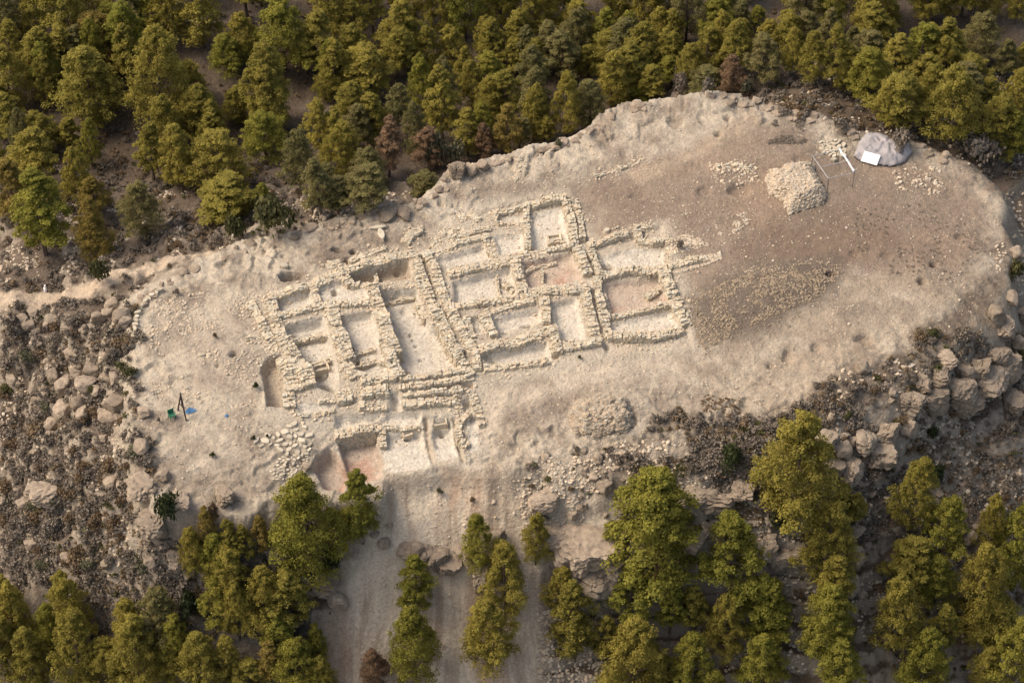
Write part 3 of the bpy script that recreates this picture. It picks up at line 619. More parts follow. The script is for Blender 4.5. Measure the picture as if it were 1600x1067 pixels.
# ------------------------------------------------------------------ heaps of stones
def heap(px_poly, height, label, n, topz=.55, size=.17, mat=RUBB):
    poly = W(px_poly); c = poly.mean(0); S = Stones(True); x0, y0 = poly.min(0); x1, y1 = poly.max(0)
    pts = NR.uniform((x0, y0), (x1, y1), (n*3, 2)); sd = sdf(poly, pts[:, 0], pts[:, 1]); pts = pts[sd < 0]; sd = -sd[sd < 0]
    mx = sd.max()
    for (x, y), s in list(zip(pts, sd))[:n]:
        h = height*min(1, s/(mx*topz))**.8
        k = RND.uniform(.6, 1.4)*size
        S.add(x, y, float(gz(x, y))+h-RND.uniform(-.05, .14), k, k*.8, k*.65, RND.uniform(0, 6.3), .5)
    core_v = []; ring_ = [1, .75, .45, .12]
    for r in ring_:
        for p in poly:
            q = c+(p-c)*r; s = -float(sdf(poly, np.array([q[0]]), np.array([q[1]]))[0]); core_v.append((q[0], q[1], float(gz(q[0], q[1]))-.15+height*min(1, max(0, s)/(mx*topz))**.8*.80-.05))
    k = len(poly); cf = []
    for r in range(3):
        for i in range(k): a, b = r*k+i, r*k+(i+1) % k; cf += [(a, b, b+k), (a, b+k, a+k)]
    for i in range(1, k-1): cf.append((3*k, 3*k+i, 3*k+i+1))
    S.v.append(np.array(core_v)); S.f.append(np.array(cf)+S.n); S.n += len(core_v); S.t.append(np.full((len(core_v), 3), .6))
    org = (c[0], c[1], float(gz(*c)))
    o = ob('stone_heap', S.mesh('stone_heap', mat, org), loc=org); return tag(o, label, 'stone heap', 'squared heaps of cleared stones')
heap([(1197,280),(1205,268),(1222,272),(1225,262),(1268,258),(1272,272),(1290,305),(1286,318),(1232,336),(1226,316),(1205,304)], 1.3, 'tall flat-topped stone heap beside the thin metal frame', 2600, .45, .20)
heap([(893,655),(900,630),(935,620),(978,626),(990,662),(975,678),(930,680),(898,674)], 1.1, 'low squared heap of grey stones below the lower right rooms', 1500, .4, .24)

# ------------------------------------------------------------------ single stones laid out or lying about
def stone_mesh(kind, seed):
    r = np.random.RandomState(seed)
    if kind == 'slab':
        n = 9; a = np.sort(r.uniform(0, 2*math.pi, n)*.35+np.arange(n)*2*math.pi/n*.65+.0); a = np.arange(n)*2*math.pi/n+r.uniform(-.25, .25, n); q = r.uniform(.78, 1.08, n)
        v = [(math.cos(t)*s, math.sin(t)*s*.8, -1) for t, s in zip(a, q)]+[(math.cos(t)*s*.97, math.sin(t)*s*.78, .6) for t, s in zip(a, q)]+[(math.cos(t)*s*.85, math.sin(t)*s*.68, 1) for t, s in zip(a, q)]
        f = []
        for l in range(2): f += [(l*n+i, l*n+(i+1) % n, (l+1)*n+(i+1) % n, (l+1)*n+i) for i in range(n)]
        f.append(tuple(range(2*n, 3*n))); f.append(tuple(reversed(range(n)))); return mkmesh('slab', v, f, PALER)
    v = IV3 if kind == 'mid' else IV4
    for _ in range(16):
        n_ = r.normal(size=3); n_ /= np.linalg.norm(n_); o_ = r.uniform(.55, .85); dd_ = np.maximum(0, v@n_-o_); v = v-dd_[:, None]*n_[None, :]*.97
    s = r.uniform(0, 50); x, y, z = v.T
    nrm = v/np.linalg.norm(v, axis=1)[:, None]
    disp = fbm(x+s, y+s, 1.2, seed, 3, .5, z+s+.01)*.22+fbm(x+s, y-s, .45, seed+3, 4, .65, z+s)*.16
    if kind == 'strata':
        q = (z+.12*x)*5+fbm(x+s, y, .9, seed+9, 2)*1.3; disp = disp+(np.abs((q % 1)-.5)-.25)*-.28
        cr_ = fbm(x*2+s, y*2, 1.0, seed+8, 2); disp = disp-.16*np.exp(-(cr_/.06)**2)
    v = v+nrm*disp[:, None]; cut = r.uniform(.3, .7); v[:, 2] = np.where(v[:, 2] > cut, cut+(v[:, 2]-cut)*.25, v[:, 2])
    tone = 1+.15*fbm(x+s, y, .6, seed+5, 3, .6, z)[:, None]*np.ones((1, 3)); tone = tone*(.9+.25*np.clip(nrm[:, 2:3]*0, 0, 1)+.1)
    return mkmesh('boulder', v, IF3 if kind == 'mid' else IF4, ROCK, tone, False)
SLAB = [stone_mesh('slab', i) for i in range(6)]
MID = [stone_mesh('mid', 20+i) for i in range(8)]
STRA = [stone_mesh('strata', 40+i) for i in range(6)]
# heap of laid-out slabs, lower left
fp = W([(400,690),(410,683),(440,680),(445,665),(460,662),(478,668),(488,700),(480,725),(455,745),(430,752),(423,735),(440,722),(430,700),(405,698)])
def lay(poly, n, smin, smax, label, group, name='flat_stone', cat='stone', mind=.5, meshes=SLAB, flat=.3):
    x0, y0 = poly.min(0); x1, y1 = poly.max(0); got = []; tries = 0
    while len(got) < n and tries < 20000:
        tries += 1; x, y = RND.uniform(x0, x1), RND.uniform(y0, y1)
        if sdf(poly, np.array([x]), np.array([y]))[0] > 0: continue
        s = RND.uniform(smin, smax)
        if any((x-a)**2+(y-b)**2 < ((s+c_)*mind)**2 for a, b, c_ in got): continue
        got.append((x, y, s))
    for x, y, s in got:
        o = ob(name, RND.choice(meshes), loc=(x, y, float(gz(x, y))+s*flat*.4), rz=RND.uniform(0, 6.3), sc=(s*1.1, s*RND.uniform(.6, .95), s*flat)); tag(o, label, cat, group)
        o.rotation_euler[0] = RND.uniform(-.08, .08)
up_ = W([(398,690),(412,683),(440,680),(446,664),(462,661),(478,667),(486,690),(484,712),(445,712),(425,700),(402,698)])
dn_ = W([(442,712),(482,714),(478,730),(455,746),(428,752),(422,738)])
lay(up_, 85, .26, .48, 'large flat pale stone laid out on the ground left of the reddish floor', 'flat stones spread out to sort', mind=.78)
lay(dn_, 90, .14, .24, 'small flat pale stone in the lower part of the stone spread', 'small stones laid out to sort', mind=.8)
lay(W([(1282,222),(1300,218),(1318,224),(1322,244),(1305,246),(1284,238)]), 48, .22, .40, 'buff stone in the loose pile behind the thin metal frame', 'buff stones piled behind the frame', mind=.62, flat=.5)
for px, py, lab, s in ((1303,251,'single rounded stone lying apart just below the loose buff pile', .36),(948,361,'white stone on brown soil above the right hand rooms, largest of three', .33),(961,358,'small white stone on brown soil, middle of three', .16),(965,356,'small white stone on brown soil, rightmost of three', .15),(444,417,'upright pale block standing beside the dark open pit', .5)):
    p = P([px], [py])[0]; o = ob('loose_stone', RND.choice(SLAB), loc=(p[0], p[1], p[2]+.1), rz=RND.uniform(0, 6), sc=(s, s, s*.5)); tag(o, lab, 'stone')
row = [(213,472),(214,480),(212,487),(213,494),(210,500),(211,507),(208,514),(209,521),(211,526),(218,468),(222,474),(226,466),(231,463),(236,460),(247,457),(243,461)]
for px, py in [(223,478),(218,484),(216,490),(214,497),(213,503),(212,509),(211,515),(210,521),(209,527),(227,472),(232,468),(238,463),(245,459),(251,455)]:
    p = P([px], [py])[0]; o = ob('edge_stone', RND.choice(SLAB), loc=(p[0], p[1], p[2]+.12), rz=RND.uniform(0, 6), sc=(RND.uniform(.28, .45), .26, .2))
    tag(o, 'white stone in the single row edging the left end of the hilltop', 'stone', 'white stones edging the left rim')

# slab boxes (cists): four upright slabs
def cist(px, py, w_, d_, h, rz, label, lift=0, t=.14, mat=PALER, lid=False):
    p = P([px], [py])[0]; r = ob('stone_box', None, loc=(p[0], p[1], p[2]+lift), rz=rz); tag(r, label, 'stone box')
    for sx, sy, lx, ly in ((-1, 0, t, d_), (1, 0, t, d_), (0, -1, w_-t-.02, t), (0, 1, w_-t-.02, t)):
        S = Stones(False); S.add(0, 0, h*.5, lx*.55, ly*.55, h*.6, 0, .03, (1.05, 1.0, .95))
        ob('side_slab', S.mesh('side_slab', mat), r, loc=(sx*(w_-t)/2, sy*(d_-t)/2, -.1), rz=RND.uniform(-.06, .06))
    return r
cist(500,577,1.5,1.2,.55,.35,'large open box of thin upright slabs in the tomb room')
cist(558,573,.9,.8,.5,.1,'small bright white slab box in the second room')
cist(687,663,1.3,1.1,.6,.1,'square stone-lined hearth pit on the lower right platform')
cist(636,679,.9,.7,.35,.3,'small rectangular slab box on the lower plastered platform')
cist(866,374,1.3,.8,.35,.15,'small slab bench in the topmost room corner')
for px, py, sx, sy, rz, lab in ((596,367,.9,.45,1.9,'fallen long slab leaning beside the narrow back trench, lower one'),(590,357,.95,.3,.2,'stacked thin slabs above the narrow back trench'),(650,365,1.0,.6,.7,'tilted pale slab beside the back walls, left of a pair'),(640,372,.7,.5,1.1,'pointed pale slab beside the back walls, lower of a pair'),(558,586,1.0,.5,.0,'bright flat white slab lying in the second room')):
    p = P([px], [py])[0]; o = ob('leaning_slab', RND.choice(SLAB), loc=(p[0], p[1], p[2]+.15), rz=rz, sc=(sx, sy, .12)); o.rotation_euler[0] = .15; tag(o, lab, 'stone slab')

# ------------------------------------------------------------------ boulders and outcrops
used_boulder = []
def put(meshes, name, px, py, wpx, hpx, label, group, cat='boulder', sink=.3, rz=None, flat=None):
    p = P([px], [py])[0]; r = wpx/17.0/2; hh = min(hpx/12.0/2, r*(1.25 if wpx > 36 else .8)) if flat is None else r*flat
    o = ob(name, RND.choice(meshes), loc=(p[0], p[1], p[2]+hh*(1-sink)-.1), rz=RND.uniform(0, 6.3) if rz is None else rz, sc=(r, r*RND.uniform(.8, 1.1), hh))
    tag(o, label, cat, group); used_boulder.append((p[0], p[1], r)); return o
for px, py, a, b, lab in [(222,775,56,42,'big rounded grey boulder on the left rim above the hollow overhang'),(240,832,52,56,'leaning pale boulder under the left rim, largest of the lower left'),
  (283,882,42,36,'pale boulder above the small pines at lower left'),(70,780,56,30,'long tilted slab outcrop high on the lower left slope'),(352,782,36,26,'rounded boulder sunk in pale ground near the stone spread'),
  (283,785,40,20,'flat outcrop on the rim right of the big rounded boulder'),(254,745,24,14,'small dark rounded boulder on the left rim'),(222,742,26,40,'upright boulder on the left rim below the wooden tripod'),
  (225,648,26,40,'tall pale boulder below the row of white stones'),(430,868,48,36,'dark boulder between small pine and the big bushy pine'),(440,885,40,30,'grey boulder wedged under the big bushy pine'),
  (512,925,46,44,'large split boulder at the left edge of the dirt slope'),(530,945,34,26,'rounded boulder at the foot of the split one by the dirt slope'),
  (912,880,98,74,'huge layered rock face right of the dirt slope'),(968,895,90,62,'broad layered ledge beside the huge rock face'),(1000,868,50,50,'blocky ledge behind the big front pine'),
  (650,868,34,26,'pale rock knob in the middle of the dirt slope, left of the pair'),(684,880,40,34,'pale broken rock knob in the dirt slope, right of the pair'),(675,865,22,20,'small split rock on top of the dirt slope knob'),
  (775,848,34,26,'rounded rock behind the pine right of the dirt slope'),(750,920,36,50,'dark upright outcrop between the two dirt slopes'),(752,870,26,22,'small rock over the dark outcrop by the pine'),
  (1195,870,46,40,'jagged outcrop left of the reddish rock ledge'),(1220,880,40,50,'upright rock pillar beneath the reddish ledge'),(1250,878,40,52,'square rock pillar right under the reddish ledge'),(1182,905,36,40,'grey boulder below the jagged outcrop'),
  (1330,875,44,52,'tall grey boulder among the lower right pines, upper one'),(1322,920,44,54,'big grey boulder among the lower right pines, lower one'),(1345,928,26,28,'small grey boulder touching the big one at lower right'),
  (1290,700,40,50,'slanting rock rib right of the tallest right pine'),(1315,712,34,54,'second slanting rock rib on the right flank'),(1350,700,46,44,'dark folded outcrop on the right flank'),(1385,690,46,40,'broad dark outcrop below the scrub on right'),(1415,675,34,40,'ochre streaked outcrop at centre of right flank'),
  (1298,655,20,24,'isolated pale boulder above the slanting ribs'),(1495,628,54,62,'large bulging cliff block on the right shoulder'),(1530,590,46,72,'tall ochre cliff block near the right edge'),(1470,600,36,40,'pale cliff block at left end of the right cliff'),
  (1558,570,40,64,'cliff block with dark clefts near the right edge'),(1590,545,34,60,'last cliff block at the right edge of the photo'),(1480,570,36,24,'pale flat top block above the right cliff'),(1580,470,30,56,'pale upright slab at right rim, lower one'),
  (1588,400,30,44,'pale upright slab at right rim, upper one'),(1556,500,34,40,'grey block between right rim slabs and cliff'),(1505,590,40,36,'weathered block on top of the right cliff'),
  (712,275,36,34,'big broken rock at the back rim corner, left one'),(735,268,28,22,'rounded rock at the back rim corner, middle one'),(755,262,26,20,'rounded rock at the back rim corner, right one'),
  (605,338,34,14,'white flat outcrop on the back rim behind the trench'),(632,338,28,16,'second white flat outcrop on the back rim'),(1477,245,18,14,'pale rock block on the rim right of the tarp'),(1330,210,22,12,'pale rock block on the rim left of the tarp'),
  (1318,205,18,10,'smaller pale rock block left of the tarp'),(52,490,20,22,'pale boulder beside the footpath at far left'),(480,730,18,30,'rounded lip of earth beside the reddish floor')]:
    put(STRA if a > 34 else MID, 'rock_outcrop' if a > 34 else 'boulder', px, py, a*1.1, b*1.15, lab, None, 'rock', .42)
for px, py, a, b in [(870,852,60,34),(945,862,66,40),(990,905,60,50),(1050,800,60,30),(1125,790,66,34),(1165,775,44,26),(935,915,70,50),(895,905,60,50),(1080,850,50,40),(850,790,44,20),(1000,780,50,20),(1090,775,40,18)]:
    put(STRA, 'rock_ledge', px, py, a*1.15, b*1.2, 'cracked pale ledge block in the rock band across the front slope', 'ledge blocks on the front slope', 'rock', .45)
for px, py, a, b in [(640,862,40,24),(665,872,44,30),(700,885,46,30),(735,880,44,30),(765,862,40,28),(790,875,36,30),(720,862,30,18),(755,905,40,40),(775,925,34,36),(600,850,24,16),(585,835,20,14),(608,820,16,12),(590,800,14,10),(560,840,22,16),(545,845,24,16)]:
    put(STRA if a > 34 else MID, 'slope_rock', px, py, a*1.1, b, 'earth dusted bedrock knob breaking through the dirt slope', 'rock knobs in the dirt slope', 'rock', .6)
for px, py, a, b in [(1510,640,60,60),(1545,610,60,80),(1575,590,50,80),(1460,640,50,44),(1420,640,50,40),(1580,640,50,50),(1600,500,40,60),(1570,520,40,50),(1370,720,60,50),(1330,745,50,44),(1300,740,40,50),(1440,610,40,30)]:
    put(STRA, 'rock_ledge', px, py, a*1.1, b*1.1, 'weathered ochre grey cliff block on the right shoulder', 'cliff blocks on the right flank', 'rock', .45)
for zx, zy in [(510,400),(570,375),(650,430),(370,600),(480,680),(390,660),(400,700),(580,570),(600,720),(450,740),(410,850),(600,860),(560,930),(260,960),(340,760),(640,400),(550,600),(500,780),(430,900),(330,880),(280,720),(540,710),(620,920),(180,830)]:
    put(MID, 'boulder', zx/3.335, 380+zy/3.335, RND.uniform(20, 40), RND.uniform(16, 30), 'weathered limestone boulder among dry scrub on the left flank', 'boulders on the left flank')
# rim blocks along the back edge
for i in range(120):
    k = RND.choice([0,1,2,3,4,5,6,7,8,9,10,11,12,13,14,15,16,17,18,19,20,21,22,23,24]); t = RND.random(); a, b = PLAT_PX[k], PLAT_PX[k+1]
    put(MID, 'rim_stone', a[0]*(1-t)+b[0]*t+RND.uniform(-4, 4), a[1]*(1-t)+b[1]*t+RND.uniform(0, 12), RND.uniform(7, 26), RND.uniform(4, 9), 'pale bedrock block set in the broken rim of the hilltop', 'rock blocks along the rim', 'rock', .5)

# masks for scattering on the flanks
def scatter(n, region, dens=None):
    out = []; tries = 0
    (x0, y0, x1, y1) = region
    while len(out) < n and tries < 60:
        tries += 1; px = NR.uniform(x0, x1, n*2); py = NR.uniform(y0, y1, n*2); p = P(px, py)
        ok = bil(INFO['scr'], p[:, 0], p[:, 1]) > .5
        if dens is not None: ok &= dens(p)
        out += [(a, b, c) for a, b, c in zip(px[ok], py[ok], p[ok])]
    return out[:n]
for n, reg, lab, grp in ((70,(0,480,230,900),'weathered limestone boulder among dry scrub on the left flank','boulders on the left flank'),(46,(820,700,1280,860),'pale angular rock on the stony slope below the hilltop','rocks on the front slope'),
    (46,(1280,560,1600,860),'grey rock half buried in the right flank scrub','rocks on the right flank'),(26,(230,790,480,900),'rounded rock on the slope under the stone spread','rocks under the left rim')):
    for px, py, p in scatter(n, reg):
        s = RND.choice([9, 11, 13, 16, 22, 30]); put(MID, 'boulder', px, py, s, s*.8, lab, grp)
# small stones: nobody could count them
S = Stones(True); DT = None
def peb(px, py, p, k, tone=None): S.add(p[0], p[1], p[2]+k*.2, k, k*RND.uniform(.6, 1), k*.6, RND.uniform(0, 6.3), .5, tone or DT)
def clus(c, p, thr, s=3.0, seed=201): return fbm(p[:, 0], p[:, 1], s, seed, 3) > thr
for n, reg, thr, s0, s1 in ((1100,(0,440,240,920),.05,.06,.20),(3400,(800,690,1290,850),-.1,.05,.20),(900,(1280,560,1600,860),.05,.08,.26),(900,(0,300,1600,470),.1,.08,.22),(700,(1150,100,1600,260),.0,.09,.26),(500,(230,790,500,900),-.1,.08,.25),(900,(1060,860,1600,1067),.0,.08,.22)):
    for px, py, p in scatter(n, reg, lambda p: clus(0, p, thr)): peb(px, py, p, s0+(s1-s0)*RND.random()**2)
def onplat(n, poly, s0, s1, thr=-2, seed=301, sc=2.0):
    q = W(poly); x0, y0 = q.min(0); x1, y1 = q.max(0); pts = NR.uniform((x0, y0), (x1, y1), (n*4, 2)); ok = (sdf(q, pts[:, 0], pts[:, 1]) < 0) & (fbm(pts[:, 0], pts[:, 1], sc, seed, 3) > thr)
    pts = pts[ok][:n]; zz = gz(pts[:, 0], pts[:, 1])
    for (x, y), z in zip(pts, zz): peb(0, 0, (x, y, float(z)), s0+(s1-s0)*RND.random()**2)
DT = (.60, .56, .51)
onplat(2600, [(1075,470),(1180,422),(1300,405),(1312,430),(1280,470),(1200,500),(1100,545),(1085,520)], .035, .14, -.25, 301, 1.2)
onplat(500, [(1065,460),(1180,412),(1310,400),(1325,440),(1290,490),(1210,520),(1100,560),(1075,520)], .04, .12, .0, 311)
DT = None
onplat(800, [(1050,400),(1060,370),(1110,345),(1180,330),(1170,350),(1120,380)], .06, .15, 0)
onplat(500, [(1050,420),(1090,405),(1125,395),(1128,405),(1085,420),(1055,428)], .08, .17)
onplat(1500, PLAT_PX, .05, .13, .05, 305, 5)
onplat(6000, PLAT_PX, .025, .085, -.25, 315, 3)
onplat(900, [(220,470),(420,440),(440,560),(400,640),(240,640)], .06, .16, 0, 307, 2.5)
onplat(700, [(400,470),(900,300),(1080,350),(1080,540),(760,740),(430,650)], .05, .11)
onplat(150, [(1395,262),(1470,262),(1480,310),(1400,300)], .05, .22, -.3)
onplat(190, [(1105,252),(1180,256),(1190,285),(1120,288)], .05, .2, -.3)
for i in range(900):                           # stones at the foot of the right spoil slope
    px = RND.uniform(840, 960); py = RND.uniform(930, 1067); p = P([px], [py])[0]; peb(px, py, p, .06+.2*RND.random()**2)
for i in range(300):
    px = RND.uniform(560, 850); py = RND.uniform(740, 1060); p = P([px], [py])[0]; peb(px, py, p, .05+.14*RND.random()**3)
for _ in range(8500):
    x, y, wd_ = RND.choice(WPTS); o_ = (wd_*.5+abs(RND.gauss(0, .42))); a_ = RND.uniform(0, 6.3); x += math.cos(a_)*o_; y += math.sin(a_)*o_
    
    if float(bil(INFO['fl'], x, y)) > -.5 and RND.random() < .8: continue
    g_ = RND.uniform(.85, 1.15); peb(0, 0, (x, y, float(gz(x, y))), .05+.13*RND.random()**2, (g_*1.04, g_*1.02, g_*.98))
o = ob('loose_rubble', S.mesh('loose_rubble', RUBB)); tag(o, 'pale loose rubble scattered over the hilltop and its flanks', 'rubble', kind='stuff')

# ------------------------------------------------------------------ vegetation
def quads(cent, nrm, size, rs):
    n = len(cent); nrm = nrm/np.linalg.norm(nrm, axis=1)[:, None]
    a = np.cross(nrm, rs.normal(size=(n, 3))); a /= np.linalg.norm(a, axis=1)[:, None]; b = np.cross(nrm, a)
    s = size[:, None]*.5; el = rs.uniform(.5, 1.0, (n, 1))
    v = np.stack([cent-a*s, cent-b*s*el, cent+a*s, cent+b*s*el], 1).reshape(-1, 3); return v, np.arange(4*n).reshape(n, 4)
def clump_pts(c, r, n, rs, squash=.85, low=-.45):
    d = rs.normal(size=(n, 3)); d /= np.linalg.norm(d, axis=1)[:, None]; d[:, 2] = np.where(d[:, 2] < low, -d[:, 2], d[:, 2])
    rad = r*rs.uniform(.6, 1.2, (n, 1))*(1+.5*(rs.uniform(size=(n, 1)) < .1)); return c+d*rad*np.array([1, 1, squash]), d
def pine(seed, h=10.0, rad=2.9, nl=34, low=.16, conic=.8, leafn=66):
    rs = np.random.RandomState(seed); V = []; Nn = []; Sz = []; T = []; limbs = []
    lean = rs.uniform(-.06, .06, 2)
    for i in range(nl):
        u = (i+.5)/nl; hz = low+(1-low)*u; prof = (1-u**(1.6 if conic < .7 else 1.3))**.75*(.62+.38*min(1, u*4.0)); R_ = rad*prof
        a = i*2.399+rs.uniform(-.5, .5); rr = R_*rs.uniform(.45, .98)
        lr = (.62+.55*(1-u))*rs.uniform(.8, 1.25)*rad/2.9
        c = np.array([math.cos(a)*rr+lean[0]*hz*h, math.sin(a)*rr+lean[1]*hz*h, hz*h-lr*.5*(u > .85)+rs.uniform(-.25, .25)])
        limbs.append((c, lr)); tl = rs.uniform(.82, 1.15)
        for k in range(9):
            dd = rs.normal(size=3); dd /= np.linalg.norm(dd); dd[2] = abs(dd[2])*.8-.15
            cc = c+dd*lr*rs.uniform(.55, .95); sr = lr*rs.uniform(.27, .48)
            p, d = clump_pts(cc, sr, leafn, rs); V.append(p); Nn.append(d+rs.normal(size=d.shape)*.5+np.array([0, 0, .3])); Sz.append(rs.uniform(.10, .22, leafn))
            T.append(np.full(leafn, tl*rs.uniform(.86, 1.14))*rs.uniform(.85, 1.15, leafn))
    p = np.concatenate(V); v, f = quads(p, np.concatenate(Nn), np.concatenate(Sz), rs); t = np.repeat(np.concatenate(T), 4)
    tone = np.stack([t, t, t*.95], 1); crown = mkmesh('pine_crown', v, f, LEAF, tone)
    # trunk and limbs
    tv = []; tf = []
    def tube(a, b, r0, r1, sg=6):
        a = np.array(a); b = np.array(b); dz = (b-a)/np.linalg.norm(b-a); x = np.cross(dz, (0.3, .9, .1)); x /= np.linalg.norm(x); y = np.cross(dz, x); n0 = len(tv)
        for q, r in ((a, r0), (b, r1)):
            for j in range(sg): t_ = 2*math.pi*j/sg; tv.append(q+(x*math.cos(t_)+y*math.sin(t_))*r)
        for j in range(sg): tf.append((n0+j, n0+(j+1) % sg, n0+sg+(j+1) % sg, n0+sg+j))
    prev = np.array([0, 0, -.5]); 
    for k in range(1, 7):
        z = h*.93*k/6; q = np.array([lean[0]*z+rs.uniform(-.08, .08), lean[1]*z+rs.uniform(-.08, .08), z]); tube(prev, q, .17*(1-(k-1)/6)+.03, .17*(1-k/6)+.03); prev = q
    for c, lr in limbs:
        z = max(.5, c[2]-lr*1.0); tube((lean[0]*z, lean[1]*z, z), c, .055, .02, 4)
    trunk = mkmesh('pine_trunk', tv, tf, BARK); return crown, trunk, h, rad
PV = [pine(1), pine(2, rad=2.5, conic=.6), pine(3, rad=3.3, nl=38), pine(4, rad=2.1, nl=30, low=.22), pine(5, rad=2.7, low=.26), pine(6, rad=3.0, nl=40, low=.1), pine(7, rad=2.3, low=.3, nl=28), pine(8, rad=3.6, nl=44, low=.12)]
def bush(seed, twiggy=True, n=420):
    rs = np.random.RandomState(seed); V = []; Nn = []; T = []; k = 9
    for i in range(k):
        a = rs.uniform(0, 6.3); r = rs.uniform(0, .65); c = np.array([math.cos(a)*r, math.sin(a)*r, .28+.28*(1-r)]); p, d = clump_pts(c, rs.uniform(.25, .42), n//k, rs, .9)
        V.append(p); Nn.append(d+rs.normal(size=d.shape)*(.9 if twiggy else .4)); T.append(np.full(n//k, rs.uniform(.75, 1.2)))
    p = np.concatenate(V); v, f = quads(p, np.concatenate(Nn), rs.uniform(.09, .22, len(p))*(1 if n > 200 else 2.0), rs); t = np.repeat(np.concatenate(T), 4); return v, f, np.stack([t, t, t], 1)
BV = [mkmesh('shrub', *bush(50+i, n=700)[:2], SHG, bush(50+i, n=700)[2]) for i in range(5)]
def mat_obj(o, m): o.material_slots[0].link = 'OBJECT'; o.material_slots[0].material = m

def R1(l): return [(x/2.667, a/2.667, b/2.667, w_/2.667, *k) for x, a, b, w_, *k in l]
def RG(l, ox_, oy_, s): return [(ox_+x/s, oy_+a/s, oy_+b/s, w_/s, *k) for x, a, b, w_, *k in l]
TREES = RG([(675,165,520,240),(400,210,500,250),(420,75,270,230,'y'),(195,125,330,150),(255,120,330,130),(195,235,430,110),(50,200,430,180),(50,105,300,130),(140,5,190,110),(300,10,210,190),(540,20,270,160),(450,20,180,130),
 (700,0,175,160),(850,0,200,180),(955,150,310,140),(1020,60,250,130),(1190,20,290,230),(1310,60,300,160),(1120,215,520,190),(1130,300,560,150),(1110,470,660,180,'b'),(800,275,430,120),(820,365,560,170),(700,410,640,140),
 (900,425,600,100),(640,520,750,120),(760,540,770,150),(910,560,780,230),(880,475,640,110),(930,740,905,210),(590,780,980,160,'g'),(340,615,870,120),(410,745,900,110,'y'),(390,820,1050,110,'y'),(410,920,1062,140,'y'),(190,760,1062,210,'b'),
 (60,670,920,160,'y'),(150,570,800,180),(180,475,640,160),(40,400,560,170),(100,460,680,100,'g'),(290,490,620,100),(385,495,690,90),(10,350,500,90),(10,560,780,90),(1390,180,420,120),(1350,390,680,120),(1410,370,700,110),
 (1250,560,790,130,'g'),(1340,680,890,120,'g'),(1410,750,905,100,'g'),(990,370,500,110),(1090,790,850,70,'b'),(1000,780,880,100),(30,0,130,120),(620,0,140,110)], 0, 0, 2.667)
TREES += RG([(60,0,190,160),(150,20,220,130),(240,0,150,120),(350,30,290,180),(150,115,330,160),(50,190,430,110),(30,310,440,100),(200,200,440,220),(130,380,600,170),(250,420,640,130),(490,140,330,120),(590,130,320,130),(640,190,410,90),
 (540,0,160,130),(650,0,170,160,'b'),(740,80,260,100),(770,110,310,120),(800,0,130,150),(890,50,240,130),(930,10,200,110),(1010,0,170,110),(850,180,330,120),(930,140,330,110),(1080,140,340,170),(1130,20,180,160),(960,190,350,120),
 (770,250,440,140),(460,270,520,130),(560,280,520,120),(550,330,640,150),(680,285,480,120),(840,330,560,160),(770,350,550,140),(960,320,600,130),(1100,300,610,130),(1210,370,600,160),(1300,140,300,170),(1260,60,260,130),(1380,60,260,120),
 (1350,210,430,160),(1300,240,490,150),(1440,240,410,110),(1480,310,440,110),(1400,330,470,130),(1550,150,330,120),(1520,40,220,120),(1580,30,250,90),(1450,0,120,120),(1330,0,100,120),(1570,260,380,100),(345,400,610,110,'g'),
 (430,480,700,110,'g'),(170,470,660,140,'g'),(310,545,790,120,'p'),(490,570,740,130,'p'),(170,625,780,110,'p'),(220,660,850,160,'g'),(90,560,780,160),(660,510,700,130),(720,470,680,110),(830,490,720,120,'y'),(735,560,720,90,'d'),
 (890,540,690,100),(1000,520,650,90),(950,400,630,130),(460,760,912,120,'g'),(200,760,960,180,'g'),(90,790,950,130,'g'),(30,740,930,110,'g'),(400,90,260,110),(420,0,120,120),(1190,210,330,100)], 500, 0, 2.857)
TREES += RG([(90,10,190,150,'g'),(20,60,200,110),(240,0,130,120,'b'),(330,20,180,100),(395,30,130,80),(170,130,330,130),(240,75,300,110),(340,95,280,90),(30,150,330,110),(110,200,370,120),(430,180,370,150,'g'),(440,100,260,110),(550,50,200,110),
 (560,130,340,100),(650,160,380,120),(710,60,290,110,'g'),(610,0,130,150,'g'),(740,0,160,120,'b'),(910,10,170,180),(870,140,330,180),(890,220,440,190),(1120,110,330,180),(1230,190,380,130),(1150,240,420,140),(1160,0,140,120),(1260,0,110,100),
 (1400,60,260,160,'g'),(1440,0,90,110),(1560,0,110,100),(1340,240,400,180),(1500,180,340,100,'g'),(1260,290,460,110),(1575,200,340,90),(1040,330,560,220),(980,380,570,120),(1270,330,645,230),(1430,370,540,110),(1550,320,520,130),
 (1470,430,660,160),(1545,500,720,130),(295,260,430,110,'d'),(820,120,260,80),(1000,20,150,90)], 1040, 0, 2.857)
_f = []
for j in range(24): _f.append((j*68+RND.uniform(0, 50), -75+RND.uniform(-12, 12), 12+RND.uniform(-14, 20), RND.uniform(46, 66)))
TREES = [(t[0], t[1]-(45 if t[1] <= 4 else 0), *t[2:]) for t in TREES]
_k = 0
for _ in range(4000):
    if _k >= 26: break
    x_, y_ = (RND.uniform(0, 260), RND.uniform(60, 150)) if RND.random() < .2 else (RND.uniform(560, 1600), RND.uniform(70, 190))
    if min((abs(x_-t[0])/1.0)**2+((y_-t[2])*1.3)**2 for t in TREES+_f) < 22**2: continue
    _f.append((x_, y_-RND.uniform(60, 85), y_, RND.uniform(42, 58), RND.choice(['', '', 'g']))); _k += 1
TREES += _f
NB = len(TREES)
